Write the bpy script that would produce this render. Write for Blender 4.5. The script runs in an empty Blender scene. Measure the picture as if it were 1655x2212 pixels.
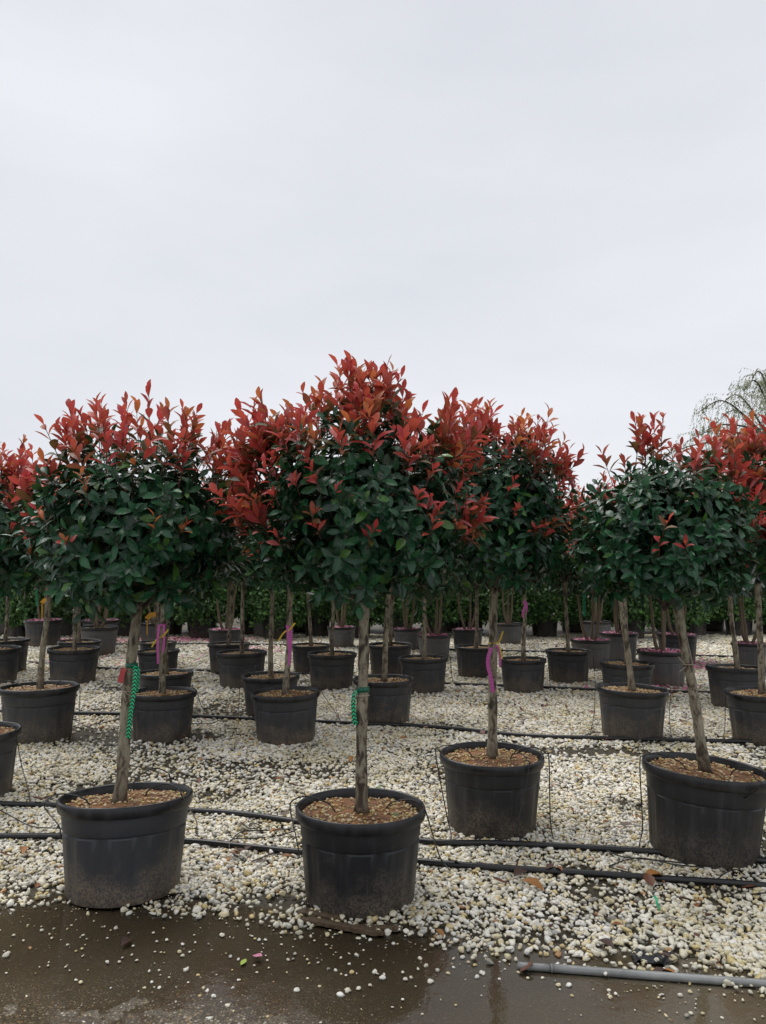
import bpy, bmesh, math, random
import numpy as np
from mathutils import Vector, Matrix, Euler
R = math.radians
S = bpy.context.scene
C = S.collection
# ------------------------------------------------------------------ camera, sky, sun, exposure
CAM_H, PITCH, F = 1.52, R(4.0), 1662.0          # F in units of a 1655 x 2212 picture
cam = bpy.data.objects.new('camera', bpy.data.cameras.new('camera')); C.objects.link(cam)
cam.location = (0, 0, CAM_H); cam.rotation_euler = (R(90) + PITCH, 0, 0)
cam.data.sensor_fit = 'VERTICAL'; cam.data.sensor_height = 36; cam.data.sensor_width = 27
cam.data.lens = 18 * F / 1106; cam.data.clip_end = 3000; cam.data.clip_start = 0.05
S.camera = cam
SUN_EL, SUN_AZ = R(62), R(-35)
w = bpy.data.worlds.new('World'); S.world = w; w.use_nodes = True
nt = w.node_tree; nt.nodes.clear()
def wn(t, **k):
    n = nt.nodes.new(t)
    for a, b in k.items(): setattr(n, a, b)
    return n
sky = wn('ShaderNodeTexSky', sky_type='NISHITA', sun_disc=False, sun_elevation=SUN_EL, sun_rotation=SUN_AZ)
skys = wn('ShaderNodeMix', data_type='RGBA', blend_type='MULTIPLY'); skys.inputs['Factor'].default_value = 1
skys.inputs['B'].default_value = (0.044, 0.044, 0.044, 1)
tc = wn('ShaderNodeTexCoord'); mp = wn('ShaderNodeMapping'); mp.inputs['Scale'].default_value = (1, 1, 3.2)
no = wn('ShaderNodeTexNoise'); no.inputs['Scale'].default_value = 1.3; no.inputs['Detail'].default_value = 5; no.inputs['Roughness'].default_value = .5
cr = wn('ShaderNodeValToRGB')
cr.color_ramp.elements[0].position = .36; cr.color_ramp.elements[0].color = (.372, .383, .409, 1)
cr.color_ramp.elements[1].position = .66; cr.color_ramp.elements[1].color = (.436, .446, .467, 1)
mx = wn('ShaderNodeMix', data_type='RGBA'); mx.inputs['Factor'].default_value = .06
bg = wn('ShaderNodeBackground'); bg.inputs['Strength'].default_value = 1.0
out = wn('ShaderNodeOutputWorld'); L = nt.links.new
L(sky.outputs[0], skys.inputs['A']); L(tc.outputs['Generated'], mp.inputs['Vector']); L(mp.outputs[0], no.inputs['Vector'])
L(no.outputs['Fac'], cr.inputs[0]); L(cr.outputs[0], mx.inputs['A']); L(skys.outputs['Result'], mx.inputs['B'])
L(mx.outputs['Result'], bg.inputs['Color']); L(bg.outputs[0], out.inputs[0])
sl = bpy.data.lights.new('sun', 'SUN'); sl.energy = 1.5; sl.angle = R(55); sl.color = (1, .97, .93)
so = bpy.data.objects.new('sun', sl); C.objects.link(so)
so.rotation_euler = (R(90) - SUN_EL, 0, -SUN_AZ + R(180)); so.location = (0, 0, 20)
S.view_settings.view_transform = 'Standard'; S.view_settings.look = 'None'
S.view_settings.exposure = 1.0; S.view_settings.gamma = 1.0
S.render.engine = 'CYCLES'
# ------------------------------------------------------------------ helpers
cP, sP = math.cos(PITCH), math.sin(PITCH)
def ray(x, y):
    u = (x - 827.5) / F; v = (1106 - y) / F
    return Vector((u, cP - v * sP, sP + v * cP))
def at_z(x, y, z=0.0):
    r = ray(x, y); t = (z - CAM_H) / r.z
    return Vector((r.x * t, r.y * t, z))
def at_y(x, y, Y):
    r = ray(x, y); t = Y / r.y
    return Vector((r.x * t, Y, CAM_H + r.z * t))
def depth(p): return p.y * cP + (p.z - CAM_H) * sP
def proj(p):
    d = p[1] * cP + (p[2] - CAM_H) * sP; v = (-p[1] * sP + (p[2] - CAM_H) * cP) / d
    return 827.5 + p[0] / d * F, 1106 - v * F
def vnoise(x, y, seed=0):
    x = np.asarray(x, float); y = np.asarray(y, float)
    xi = np.floor(x).astype(np.int64); yi = np.floor(y).astype(np.int64); fx = x - xi; fy = y - yi
    def h(a, b):
        n = (a * 374761393 + b * 668265263 + seed * 974634777) & 0x7fffffff
        n = ((n ^ (n >> 13)) * 1274126177) & 0x7fffffff
        return ((n ^ (n >> 16)) & 0xffff) / 65535.0
    fx = fx * fx * (3 - 2 * fx); fy = fy * fy * (3 - 2 * fy)
    return (h(xi, yi) * (1 - fx) + h(xi + 1, yi) * fx) * (1 - fy) + (h(xi, yi + 1) * (1 - fx) + h(xi + 1, yi + 1) * fx) * fy
def fbm(x, y, seed=0):
    return .5 * vnoise(x, y, seed) + .3 * vnoise(x * 2.1, y * 2.1, seed + 7) + .2 * vnoise(x * 4.3, y * 4.3, seed + 13)
def mesh_np(name, V, faces, mat, smooth=True, uv=None, col=None):
    """faces: list of int arrays, each (n,3) or (n,4). col per vertex."""
    me = bpy.data.meshes.new(name); V = np.asarray(V, np.float32)
    me.vertices.add(len(V)); me.vertices.foreach_set('co', V.ravel())
    li = np.concatenate([np.asarray(f).ravel() for f in faces]).astype(np.int32)
    tot = np.concatenate([np.full(len(f), np.asarray(f).shape[1], np.int32) for f in faces])
    st = np.concatenate([[0], np.cumsum(tot)[:-1]]).astype(np.int32)
    me.loops.add(len(li)); me.loops.foreach_set('vertex_index', li)
    me.polygons.add(len(tot)); me.polygons.foreach_set('loop_start', st)
    me.polygons.foreach_set('use_smooth', np.full(len(tot), smooth, bool))
    if uv is not None:
        l = me.uv_layers.new(name='UVMap'); l.data.foreach_set('uv', np.asarray(uv, np.float32)[li].ravel())
    if col is not None:
        a = me.color_attributes.new('Col', 'FLOAT_COLOR', 'POINT')
        c4 = np.ones((len(V), 4), np.float32); c4[:, :3] = col; a.data.foreach_set('color', c4.ravel())
    me.update(); me.validate()
    if mat: me.materials.append(mat)
    return me
def obj(name, me, parent=None, **props):
    o = bpy.data.objects.new(name, me); C.objects.link(o)
    if parent: o.parent = parent
    for k, v in props.items(): o[k] = v
    return o
def empty(name, loc, label=None, category=None, group=None, rz=0):
    o = bpy.data.objects.new(name, None); C.objects.link(o); o.location = loc; o.rotation_euler.z = rz
    o.empty_display_size = .1
    tag(o, label, category, group); return o
def tag(o, label, category, group=None):
    if label: o['label'] = label; o['category'] = category
    if group: o['group'] = group
    return o
def catmull(pts, n=8):
    P = [Vector(p) for p in pts]; P = [P[0] * 2 - P[1]] + P + [P[-1] * 2 - P[-2]]; o = []
    for i in range(1, len(P) - 2):
        for k in range(n):
            t = k / n; a, b, c, d = P[i - 1], P[i], P[i + 1], P[i + 2]
            o.append(.5 * ((2 * b) + (c - a) * t + (2 * a - 5 * b + 4 * c - d) * t * t + (3 * b - a - 3 * c + d) * t ** 3))
    o.append(P[-2]); return o
def tube_arr(pts, rad, sides=8, cap=True, jit=0, rng=None):
    n = len(pts); V = []; up = Vector((0, 0, 1)); prev = None
    for i, p in enumerate(pts):
        d = (pts[min(i + 1, n - 1)] - pts[max(i - 1, 0)]).normalized()
        if prev is None:
            a = d.cross(up)
            if a.length < .05: a = d.cross(Vector((1, 0, 0)))
        else: a = prev - d * prev.dot(d)
        a.normalize(); prev = a; b = d.cross(a)
        r = rad[i] if hasattr(rad, '__len__') else rad
        for k in range(sides):
            t = 2 * math.pi * k / sides; rr = r * (1 + (rng.uniform(-jit, jit) if jit else 0))
            V.append(p + (a * math.cos(t) + b * math.sin(t)) * rr)
    Fq = [(i * sides + k, i * sides + (k + 1) % sides, (i + 1) * sides + (k + 1) % sides, (i + 1) * sides + k) for i in range(n - 1) for k in range(sides)]
    T = []
    if cap:
        V.append(pts[0]); V.append(pts[-1]); m = len(V)
        T = [(m - 2, (k + 1) % sides, k) for k in range(sides)] + [(m - 1, (n - 1) * sides + k, (n - 1) * sides + (k + 1) % sides) for k in range(sides)]
    return np.array([tuple(v) for v in V]), np.array(Fq), np.array(T).reshape(-1, 3)
def tube(name, pts, rad, mat, sides=8, parent=None, smooth_n=8, **k):
    pp = catmull(pts, smooth_n) if smooth_n else [Vector(p) for p in pts]
    if hasattr(rad, '__len__') and len(rad) == len(pts) and smooth_n:
        rad = np.interp(np.linspace(0, len(pts) - 1, len(pp)), range(len(pts)), rad)
    V, q, t = tube_arr(pp, rad, sides, **k)
    return obj(name, mesh_np(name, V, [q, t] if len(t) else [q], mat), parent)
def join_np(parts):
    Vs, Q, T, o = [], [], [], 0
    for V, q, t in parts:
        Vs.append(V); Q.append(q + o) if len(q) else None; T.append(t + o) if len(t) else None; o += len(V)
    return np.concatenate(Vs), [np.concatenate(x) for x in (Q, T) if x]
# ------------------------------------------------------------------ materials
class NT:
    def __init__(s, name):
        s.m = bpy.data.materials.new(name); s.m.use_nodes = True; s.t = s.m.node_tree; s.t.nodes.clear()
        s.out = s.n('ShaderNodeOutputMaterial'); s.b = s.n('ShaderNodeBsdfPrincipled'); s.l(s.b.outputs[0], s.out.inputs[0])
    def n(s, t, **k):
        n = s.t.nodes.new(t)
        for a, b in k.items():
            if a.startswith('i_'): n.inputs[a[2:].replace('_', ' ')].default_value = b
            else: setattr(n, a, b)
        return n
    def l(s, a, b): s.t.links.new(a, b)
    def val(s, sock, v):
        if isinstance(v, bpy.types.NodeSocket): s.l(v, sock)
        elif hasattr(v, '__len__'): sock.default_value = tuple(v) + ((1,) if len(v) == 3 and sock.type == 'RGBA' else ())
        else: sock.default_value = v
    def noise(s, vec, scale, detail=4, rough=.55, dist=0):
        n = s.n('ShaderNodeTexNoise', i_Scale=scale, i_Detail=detail, i_Roughness=rough, i_Distortion=dist)
        if vec: s.l(vec, n.inputs['Vector'])
        return n.outputs['Fac']
    def voro(s, vec, scale, out='Distance', feature='F1', rnd=1):
        n = s.n('ShaderNodeTexVoronoi', feature=feature, i_Scale=scale, i_Randomness=rnd); s.l(vec, n.inputs['Vector']); return n.outputs[out]
    def ramp(s, f, stops, interp='LINEAR'):
        n = s.n('ShaderNodeValToRGB'); r = n.color_ramp; r.interpolation = interp
        while len(r.elements) < len(stops): r.elements.new(.5)
        for e, (p, c) in zip(r.elements, stops): e.position = p; e.color = (*c, 1) if hasattr(c, '__len__') else (c, c, c, 1)
        s.l(f, n.inputs[0]); return n.outputs[0]
    def mix(s, f, a, b, mode='MIX'):
        n = s.n('ShaderNodeMix', data_type='RGBA', blend_type=mode); s.val(n.inputs['Factor'], f); s.val(n.inputs['A'], a); s.val(n.inputs['B'], b); return n.outputs['Result']
    def math(s, op, a, b=0, c=0, clamp=False):
        n = s.n('ShaderNodeMath', operation=op, use_clamp=clamp)
        for i, v in enumerate((a, b, c)): s.val(n.inputs[i], v)
        return n.outputs[0]
    def mapr(s, v, a, b, c=0, d=1):
        n = s.n('ShaderNodeMapRange', i_From_Min=a, i_From_Max=b, i_To_Min=c, i_To_Max=d); s.l(v, n.inputs[0]); return n.outputs[0]
    def coord(s, k='Object'): return s.n('ShaderNodeTexCoord').outputs[k]
    def pos(s): return s.n('ShaderNodeNewGeometry').outputs['Position']
    def rnd(s): return s.n('ShaderNodeObjectInfo').outputs['Random']
    def offs(s, vec, amt=40):
        c = s.n('ShaderNodeCombineXYZ'); m = s.math('MULTIPLY', s.rnd(), amt)
        for i in range(3): s.l(m, c.inputs[i])
        a = s.n('ShaderNodeVectorMath', operation='ADD'); s.l(vec, a.inputs[0]); s.l(c.outputs[0], a.inputs[1]); return a.outputs[0]
    def bump(s, h, strength=.5, dist=.01):
        n = s.n('ShaderNodeBump', i_Strength=strength, i_Distance=dist); s.l(h, n.inputs['Height']); s.l(n.outputs[0], s.b.inputs['Normal'])
    def sepz(s, vec, ax='Z'):
        n = s.n('ShaderNodeSeparateXYZ'); s.l(vec, n.inputs[0]); return n.outputs[ax]
    def set(s, **k):
        for a, v in k.items(): s.val(s.b.inputs[a.replace('_', ' ')], v)
        return s.m
def plain(name, col, rough=.5, spec=.5, metal=0, var=.15, scale=30):
    m = NT(name); f = m.noise(m.coord(), scale)
    c = m.mix(f, tuple(x * (1 - var) for x in col), tuple(x * (1 + var) for x in col))
    return m.set(Base_Color=c, Roughness=rough, Metallic=metal, Specular_IOR_Level=spec)
def mat_stone():
    m = NT('marble_gravel'); r = m.rnd()
    c = m.ramp(r, [(0, (.86, .83, .74)), (.30, (.80, .75, .61)), (.52, (.74, .65, .43)), (.66, (.86, .84, .78)), (.80, (.52, .52, .50)), (.86, (.68, .54, .27)), (.92, (.24, .24, .24)), (.95, (.74, .69, .56)), (.985, (.45, .22, .10))], 'CONSTANT')
    v = m.offs(m.coord()); f = m.noise(v, 1.5, 4)
    c = m.mix(m.mapr(f, .4, .75, 0, .4), c, (.42, .36, .20))
    c = m.mix(m.mapr(m.noise(m.pos(), 1.1, 5), .45, .70, 0, .75), c, m.mix(.6, c, (.34, .29, .10)))
    c = m.mix(m.mapr(m.noise(m.pos(), 3.7, 4), .52, .70, 0, .6), c, m.mix(.6, c, (.12, .095, .055)))
    return m.set(Base_Color=c, Roughness=.42, Specular_IOR_Level=.45)
def mat_dirt():
    m = NT('wet_dirt'); p = m.pos()
    a = m.noise(p, 1.2, 6); b = m.noise(p, 40, 5); c = m.mix(a, (.045, .036, .022), (.085, .072, .045)); c = m.mix(m.mapr(b, .4, .7), c, (.03, .025, .016))
    v = m.voro(p, 46, 'Color'); vz = m.sepz(v, 'X')
    dist = m.n('ShaderNodeCameraData')   # unused distance; kept out of shading
    m.t.nodes.remove(dist)
    y = m.sepz(p, 'Y'); far = m.math('MULTIPLY', m.math('MULTIPLY', m.mapr(y, 9, 14, 0, 1), m.mapr(y, 16.2, 17.5, 1, 0)), m.mapr(m.noise(p, .6, 5), .34, .5))
    g = m.ramp(vz, [(0, (.5, .49, .45)), (.4, (.42, .38, .29)), (.7, (.3, .3, .29)), (.85, (.12, .10, .07))], 'CONSTANT')
    c = m.mix(far, c, g)
    m.bump(b, .6, .02)
    return m.set(Base_Color=c, Roughness=m.mapr(a, .3, .7, .5, .85), Specular_IOR_Level=.25)
def mat_tarmac():
    m = NT('wet_tarmac'); p = m.pos()
    d = m.voro(p, 95, 'Distance'); cc = m.voro(p, 95, 'Color'); k = m.sepz(cc, 'X')
    d2 = m.voro(p, 210, 'Distance'); k2 = m.sepz(m.voro(p, 210, 'Color'), 'Y')
    stone = m.ramp(k, [(0, (.045, .039, .034)), (.35, (.12, .10, .072)), (.58, (.23, .185, .12)), (.78, (.38, .345, .29)), (.92, (.30, .19, .085))], 'CONSTANT')
    base = m.mix(m.noise(p, 2.5, 6), (.060, .047, .030), (.105, .084, .056))
    big = m.noise(p, 1.7, 4); x = m.sepz(p, 'X'); y = m.sepz(p, 'Y')
    dry = m.sepz(m.n('ShaderNodeVertexColor', layer_name='Col').outputs[0], 'X')
    thr = m.mapr(dry, 0, 1, .10, .50)
    show = m.math('LESS_THAN', d, thr)
    show = m.math('MULTIPLY', show, m.math('GREATER_THAN', k, m.mapr(dry, 0, 1, .62, .12)))
    mud_sheen = m.math('MULTIPLY', m.mapr(x, .1, .9, 0, 1), m.mapr(m.noise(p, 2.2, 5), .3, .6, .3, 1)); base = m.mix(mud_sheen, base, (.16, .14, .105))  # muddy water and the sky's grey reflection in it, painted into tarmac colour
    c = m.mix(show, base, stone)
    fine = m.math('MULTIPLY', m.math('LESS_THAN', d2, .36), m.math('GREATER_THAN', k2, m.mapr(dry, 0, 1, .82, .45)))
    c = m.mix(m.math('MULTIPLY', fine, .8), c, (.27, .235, .17))
    h = m.math('ADD', m.math('MULTIPLY', d, -1), m.math('MULTIPLY', m.noise(p, 60, 4), .8))
    bp = m.n('ShaderNodeBump', i_Distance=.006); m.l(h, bp.inputs['Height']); m.l(m.mapr(dry, 0, 1, .10, .45), bp.inputs['Strength']); m.l(bp.outputs[0], m.b.inputs['Normal'])
    return m.set(Base_Color=c, Roughness=m.mapr(dry, 0, 1, .30, .50), Specular_IOR_Level=.35)
def mat_water():
    m = NT('puddle_water'); p = m.pos()
    tr = m.n('ShaderNodeBsdfTransparent'); tr.inputs[0].default_value = (.93, .90, .84, 1)
    gl = m.n('ShaderNodeBsdfGlossy'); gl.inputs['Roughness'].default_value = .03
    fr = m.n('ShaderNodeFresnel', i_IOR=1.333)
    bp = m.n('ShaderNodeBump', i_Strength=.06, i_Distance=.01); m.l(m.noise(p, 26, 3), bp.inputs['Height'])
    m.l(bp.outputs[0], gl.inputs['Normal']); m.l(bp.outputs[0], fr.inputs['Normal'])
    ms = m.n('ShaderNodeMixShader'); m.l(fr.outputs[0], ms.inputs[0]); m.l(tr.outputs[0], ms.inputs[1]); m.l(gl.outputs[0], ms.inputs[2]); m.l(ms.outputs[0], m.out.inputs[0])
    return m.m
def mat_pot(name='black_plastic', ca=(.010, .0106, .0125), cb=(.022, .023, .026), dlo=.35, dirt=(.17, .132, .095)):
    m = NT(name); o = m.coord(); v = m.offs(o); z = m.sepz(o)
    f = m.noise(v, 7, 6, .65); g = m.noise(v, 90, 3, .6)
    low = m.mapr(z, 0.02, .30, 1, 0)
    d = m.math('MULTIPLY', m.mapr(m.math('ADD', m.math('MULTIPLY', low, .50), m.math('MULTIPLY', f, 1.05)), .66, 1.02), m.mapr(g, .42, .58, .22, 1))
    d = m.math('MULTIPLY', d, m.mapr(m.rnd(), 0, 1, dlo, 1.0))
    c = m.mix(m.noise(v, 3, 5), ca, cb)
    st = m.n('ShaderNodeMapping'); st.inputs['Scale'].default_value = (26, 26, 1.2); m.l(v, st.inputs[0])
    c = m.mix(m.mapr(m.noise(st.outputs[0], 1, 3), .48, .72, 0, .55), c, m.mix(.45, c, (.085, .087, .094)))
    c = m.mix(d, c, dirt)
    m.bump(g, .12, .004)
    return m.set(Base_Color=c, Roughness=m.mapr(f, .3, .7, .36, .56), Specular_IOR_Level=.42)
def mat_rim():
    m = NT('black_plastic_rim'); v = m.offs(m.coord()); st = m.n('ShaderNodeMapping'); st.inputs['Scale'].default_value = (22, 22, 3); m.l(v, st.inputs[0])
    f = m.noise(st.outputs[0], 1, 4)
    return m.set(Base_Color=m.mix(m.mapr(f, .4, .7), (.009, .0092, .0105), (.026, .026, .029)), Roughness=m.mapr(f, .3, .7, .26, .46), Specular_IOR_Level=.45)
def mat_soil():
    m = NT('peat_soil'); v = m.offs(m.coord()); f = m.noise(v, 16, 6); g = m.noise(v, 60, 4)
    c = m.mix(m.mapr(f, .35, .65), (.085, .034, .013), (.27, .115, .038)); m.bump(g, .9, .02)
    return m.set(Base_Color=c, Roughness=.75)
def mat_chip():
    m = NT('clay_chip'); a = m.n('ShaderNodeVertexColor', layer_name='Col')
    return m.set(Base_Color=a.outputs[0], Roughness=.6)
def mat_bark():
    m = NT('mottled_bark'); o = m.coord(); v = m.offs(o)
    s1 = m.n('ShaderNodeMapping'); s1.inputs['Scale'].default_value = (30, 30, 13); m.l(v, s1.inputs[0])
    f = m.noise(s1.outputs[0], 1, 6, .6, .6); s2 = m.n('ShaderNodeMapping'); s2.inputs['Scale'].default_value = (60, 60, 60); m.l(v, s2.inputs[0])
    g = m.noise(s2.outputs[0], 1, 3); b = m.noise(v, 5, 3)
    c = m.ramp(m.math('ADD', m.math('MULTIPLY', f, .8), m.math('MULTIPLY', b, .25)), [(.41, (.032, .023, .015)), (.475, (.085, .064, .043)), (.51, (.20, .172, .12)), (.63, (.33, .295, .215))])
    c = m.mix(m.mapr(g, .58, .72, 0, .6), c, (.05, .038, .026))
    z = m.sepz(o); wet = m.mapr(z, .0, .16, .75, 0)
    c = m.mix(m.math('MULTIPLY', wet, m.mapr(f, .3, .6, .5, 1)), c, (.075, .045, .024))
    c = m.mix(m.mapr(m.noise(v, 9, 3), .55, .75, 0, .35), c, (.13, .14, .06))
    m.bump(m.math('ADD', f, m.math('MULTIPLY', g, .5)), .7, .006)
    return m.set(Base_Color=c, Roughness=.7)
def mat_leaf(name, trans, rough, spec, under):
    m = NT(name); a = m.n('ShaderNodeVertexColor', layer_name='Col').outputs[0]
    uv = m.coord('UV'); x = m.math('ABSOLUTE', m.math('SUBTRACT', m.sepz(uv, 'X'), .5))
    rib = m.mapr(x, 0, .035, .45, 0)
    ge = m.n('ShaderNodeNewGeometry')
    c = m.mix(rib, a, m.mix(.6, a, (.30, .26, .09)))
    c = m.mix(m.math('MULTIPLY', ge.outputs['Backfacing'], under[0]), c, under[1])
    vn = m.noise(m.pos(), 70, 3); c = m.mix(m.mapr(vn, .35, .7, 0, .35), c, m.mix(.45, a, (.02, .02, .01)))
    m.set(Base_Color=c, Roughness=m.mapr(vn, .3, .7, rough, rough + .16), Specular_IOR_Level=spec)
    st = m.math('SINE', m.math('MULTIPLY', m.sepz(uv, 'Y'), 60)); m.bump(st, .10, .002)
    t = m.n('ShaderNodeBsdfTranslucent'); m.l(c, t.inputs[0]); ms = m.n('ShaderNodeMixShader', i_Fac=trans)
    m.l(m.b.outputs[0], ms.inputs[1]); m.l(t.outputs[0], ms.inputs[2]); m.l(ms.outputs[0], m.out.inputs[0])
    return m.m
def mat_zigzag(name, ca, cb, freq=26):
    m = NT(name); uv = m.coord('UV'); u = m.sepz(uv, 'X'); v = m.sepz(uv, 'Y')
    tri = m.math('PINGPONG', m.math('MULTIPLY', u, 1.0), .5)
    s = m.math('FRACT', m.math('ADD', m.math('MULTIPLY', v, freq), m.math('MULTIPLY', tri, 1.3)))
    return m.set(Base_Color=m.mix(m.math('GREATER_THAN', s, .48), cb, ca), Roughness=.35)
def mat_vcol(name, rough=.6):
    m = NT(name); return m.set(Base_Color=m.n('ShaderNodeVertexColor', layer_name='Col').outputs[0], Roughness=rough)
M = dict(stone=mat_stone(), dirt=mat_dirt(), tarmac=mat_tarmac(), water=mat_water(), pot=mat_pot(), pot_dusty=mat_pot('dusty_black_plastic', (.024, .0255, .029), (.052, .054, .060), .75, (.19, .145, .10)), pot_grey=mat_pot('grey_plastic', (.075, .076, .080), (.14, .14, .145), .4, (.21, .165, .12)), rim=mat_rim(), soil=mat_soil(), chip=mat_chip(), bark=mat_bark(),
         leaf=mat_leaf('photinia_leaf', .07, .17, .40, (.45, (.075, .115, .05))), red=mat_leaf('photinia_red_leaf', .45, .30, .42, (.4, (.27, .084, .050))),
         hedge=mat_leaf('hedge_leaf', .15, .4, .35, (.3, (.06, .1, .03))), willow=mat_leaf('willow_leaf', .3, .5, .3, (.3, (.3, .34, .22))),
         stem=plain('red_stem', (.075, .028, .016), .5), twig=plain('twig_bark', (.17, .13, .085), .7, var=.5, scale=60), dark=plain('branch_bark', (.05, .036, .025), .7, var=.4),
         pipe=plain('black_pipe', (.0085, .0088, .0095), .33, .5, var=.3), drip=plain('black_tube', (.008, .008, .008), .4),
         steel=plain('galvanised_steel', (.25, .255, .25), .5, .5, .4, .65, 14), wood=plain('weathered_wood', (.085, .055, .03), .75, var=.6, scale=45),
         zig=mat_zigzag('green_black_zigzag', (.03, .60, .27), (.006, .008, .008), 58), band=mat_zigzag('dark_green_zigzag', (.012, .16, .085), (.008, .075, .05), 60),
         mag=mat_zigzag('magenta_zigzag', (.64, .13, .45), (.42, .07, .30), 50), yellow=plain('yellow_tape', (.68, .47, .02), .4), red_tag=plain('red_tag', (.46, .05, .055), .45),
         twine=plain('pale_twine', (.48, .40, .31), .8), green=plain('green_tape', (.02, .36, .17), .4), orange=plain('orange_label', (.72, .34, .01), .4), petal=plain('pink_petal', (.62, .22, .34), .6, var=.35, scale=9),
         dead=mat_vcol('dead_leaf', .5), road=plain('pale_concrete', (.38, .37, .35), .7, var=.12, scale=3), plastic=plain('black_film', (.012, .013, .016), .18), moss=mat_vcol('weed_leaf', .5))
# ------------------------------------------------------------------ ground, road, tarmac, water
def grid_sheet(name, xs, ys, zf, mat, **props):
    X, Y = np.meshgrid(xs, ys); V = np.stack([X, Y, zf(X, Y)], -1).reshape(-1, 3); nx = len(xs)
    i = np.arange(len(ys) - 1)[:, None] * nx + np.arange(nx - 1)[None]; i = i.ravel()
    return obj(name, mesh_np(name, V, [np.stack([i, i + 1, i + nx + 1, i + nx], -1)], mat), None, **props)
gxs = np.concatenate([[-900, -200, -60, -25], np.arange(-12, 12.1, .3), [25, 60, 200, 900]])
gys = np.concatenate([[-60, -10, 0, 2], np.arange(3, 25, .3), [30, 60, 200, 1500]])
grid_sheet('ground', gxs, gys, lambda X, Y: np.where((np.abs(X) < 12) & (Y > 3) & (Y < 24), .012 * (fbm(X * 1.3, Y * 1.3, 3) - .5) - .004, -.004), M['dirt'], kind='structure')
EDGE = [(-700, 1975), (-150, 1965), (0, 1958), (130, 1950), (260, 1962), (420, 1975), (560, 1985), (650, 2000), (780, 2012), (880, 2010), (960, 2042), (1040, 2080), (1110, 2072), (1300, 2082), (1450, 2096), (1655, 2135), (2300, 2190)]
EX = []; EY = []
for a, b in EDGE:
    p = at_z(a, b); EX.append(p.x); EY.append(p.y)
def edge_y(x): return np.interp(x, EX, EY)
txs = np.concatenate([[-14, -9, -6, -4.5], np.arange(-3.7, 3.71, .016), [4.5, 6, 9, 14]])
tv = np.concatenate([[0, .5, .78], np.linspace(.80, 1, 96)])
TX, TT = np.meshgrid(txs, tv); top = edge_y(TX) + .22 + .10 * (fbm(TX * 3, TX * 0, 5) - .5)
TY = -4 + (top + 4) * TT
DRY = np.clip((-TY + .55 * (fbm(TX * 1.6 + 9, TY * 1.6, 51) - .5) + 3.0) / .36, 0, 1) * np.clip(1 - (TX + .35) / .55, 0, 1)
TZ = .0035 + .0070 * DRY + .0075 * (fbm(TX * 14, TY * 14, 61) - .5) * (.35 + DRY) + .004 * (fbm(TX * 3, TY * 3, 62) - .5) - .018 * np.clip((TT - .985) / .015, 0, 1)
V = np.stack([TX, TY, TZ], -1).reshape(-1, 3); nx = len(txs)
i = (np.arange(len(tv) - 1)[:, None] * nx + np.arange(nx - 1)[None]).ravel()
obj('tarmac', mesh_np('tarmac', V, [np.stack([i, i + 1, i + nx + 1, i + nx], -1)], M['tarmac'], col=np.repeat(DRY.reshape(-1, 1), 3, 1)), None, kind='structure')
def poly_sheet(name, pts, z, mat, **props):
    bm = bmesh.new(); bm.faces.new([bm.verts.new((p[0], p[1], z)) for p in pts]); bmesh.ops.recalc_face_normals(bm, faces=bm.faces); bmesh.ops.triangulate(bm, faces=bm.faces)
    for f in bm.faces:
        if f.normal.z < 0: f.normal_flip()
    me = bpy.data.meshes.new(name); bm.to_mesh(me); bm.free(); me.materials.append(mat); return obj(name, me, None, **props)
pp = [Vector((x, float(edge_y(x)) + .10, 0)) for x in np.arange(-6, 6.1, .1)] + [Vector((6, -3, 0)), Vector((-6, -3, 0))]
poly_sheet('puddle', [(p.x + .02 * math.sin(p.x * 23 + p.y * 9), p.y + .02 * math.sin(p.x * 31)) for p in pp][::-1], .0095, M['water'], kind='structure')
poly_sheet('road', [(-40, 15.6), (-8.9, 16.4), (-8.3, 20), (-9.5, 27.5), (-40, 29)], .012, M['road'], kind='structure')
# ------------------------------------------------------------------ plant and pot tables  (name: rim centre x, rim centre y, rim width, trunk-top px)
PH = .43
ROW = {
 'A': (272, 1712, 278, (297, 1325)), 'B': (778, 1733, 280, (786, 1320)), 'C': (1061, 1622, 222, (1068, 1300)), 'D': (1512, 1648, 253, (1462, 1325)),
 'E': (-62, 1573, 198, (-40, 1290)), 'E2': (1775, 1612, 214, (1745, 1300)),
 'F': (86, 1478, 155, (106, 1275)), 'G': (352, 1490, 143, (352, 1280)), 'H': (619, 1490, 148, (628, 1278)), 'I': (829, 1462, 132, (842, 1276)), 'J': (1363, 1482, 147, (1338, 1276)), 'K': (1648, 1490, 150, (1636, 1276)),
 'Lx': (358, 1449, 120, (362, 1268)), 'Mx': (585, 1455, 125, (588, 1268)), 'AA': (1590, 1437, 122, (1576, 1268)), 'Z': (1353, 1428, 114, (1350, 1262)),
 'N': (160, 1397, 104, (166, 1260)), 'O': (13, 1380, 98, (20, 1260)), 'O2': (-12, 1397, 106, (0, 1262)), 'P': (523, 1405, 106, (526, 1262)), 'Q': (495, 1387, 91, (502, 1258)),
 'R': (717, 1408, 105, (721, 1262)), 'Sx': (672, 1390, 88, (664, 1258)), 'T': (915, 1417, 107, (918, 1262)), 'U': (843, 1389, 96, (850, 1258)), 'V': (1130, 1420, 103, (1134, 1262)),
 'W': (1227, 1402, 98, (1220, 1260)), 'X': (1028, 1394, 93, (1031, 1258)), 'Y': (343, 1402, 92, (346, 1260)), 'Y2': (172, 1382, 90, (172, 1258)), 'Y3': (341, 1384, 82, (330, 1256)),
}
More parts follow.
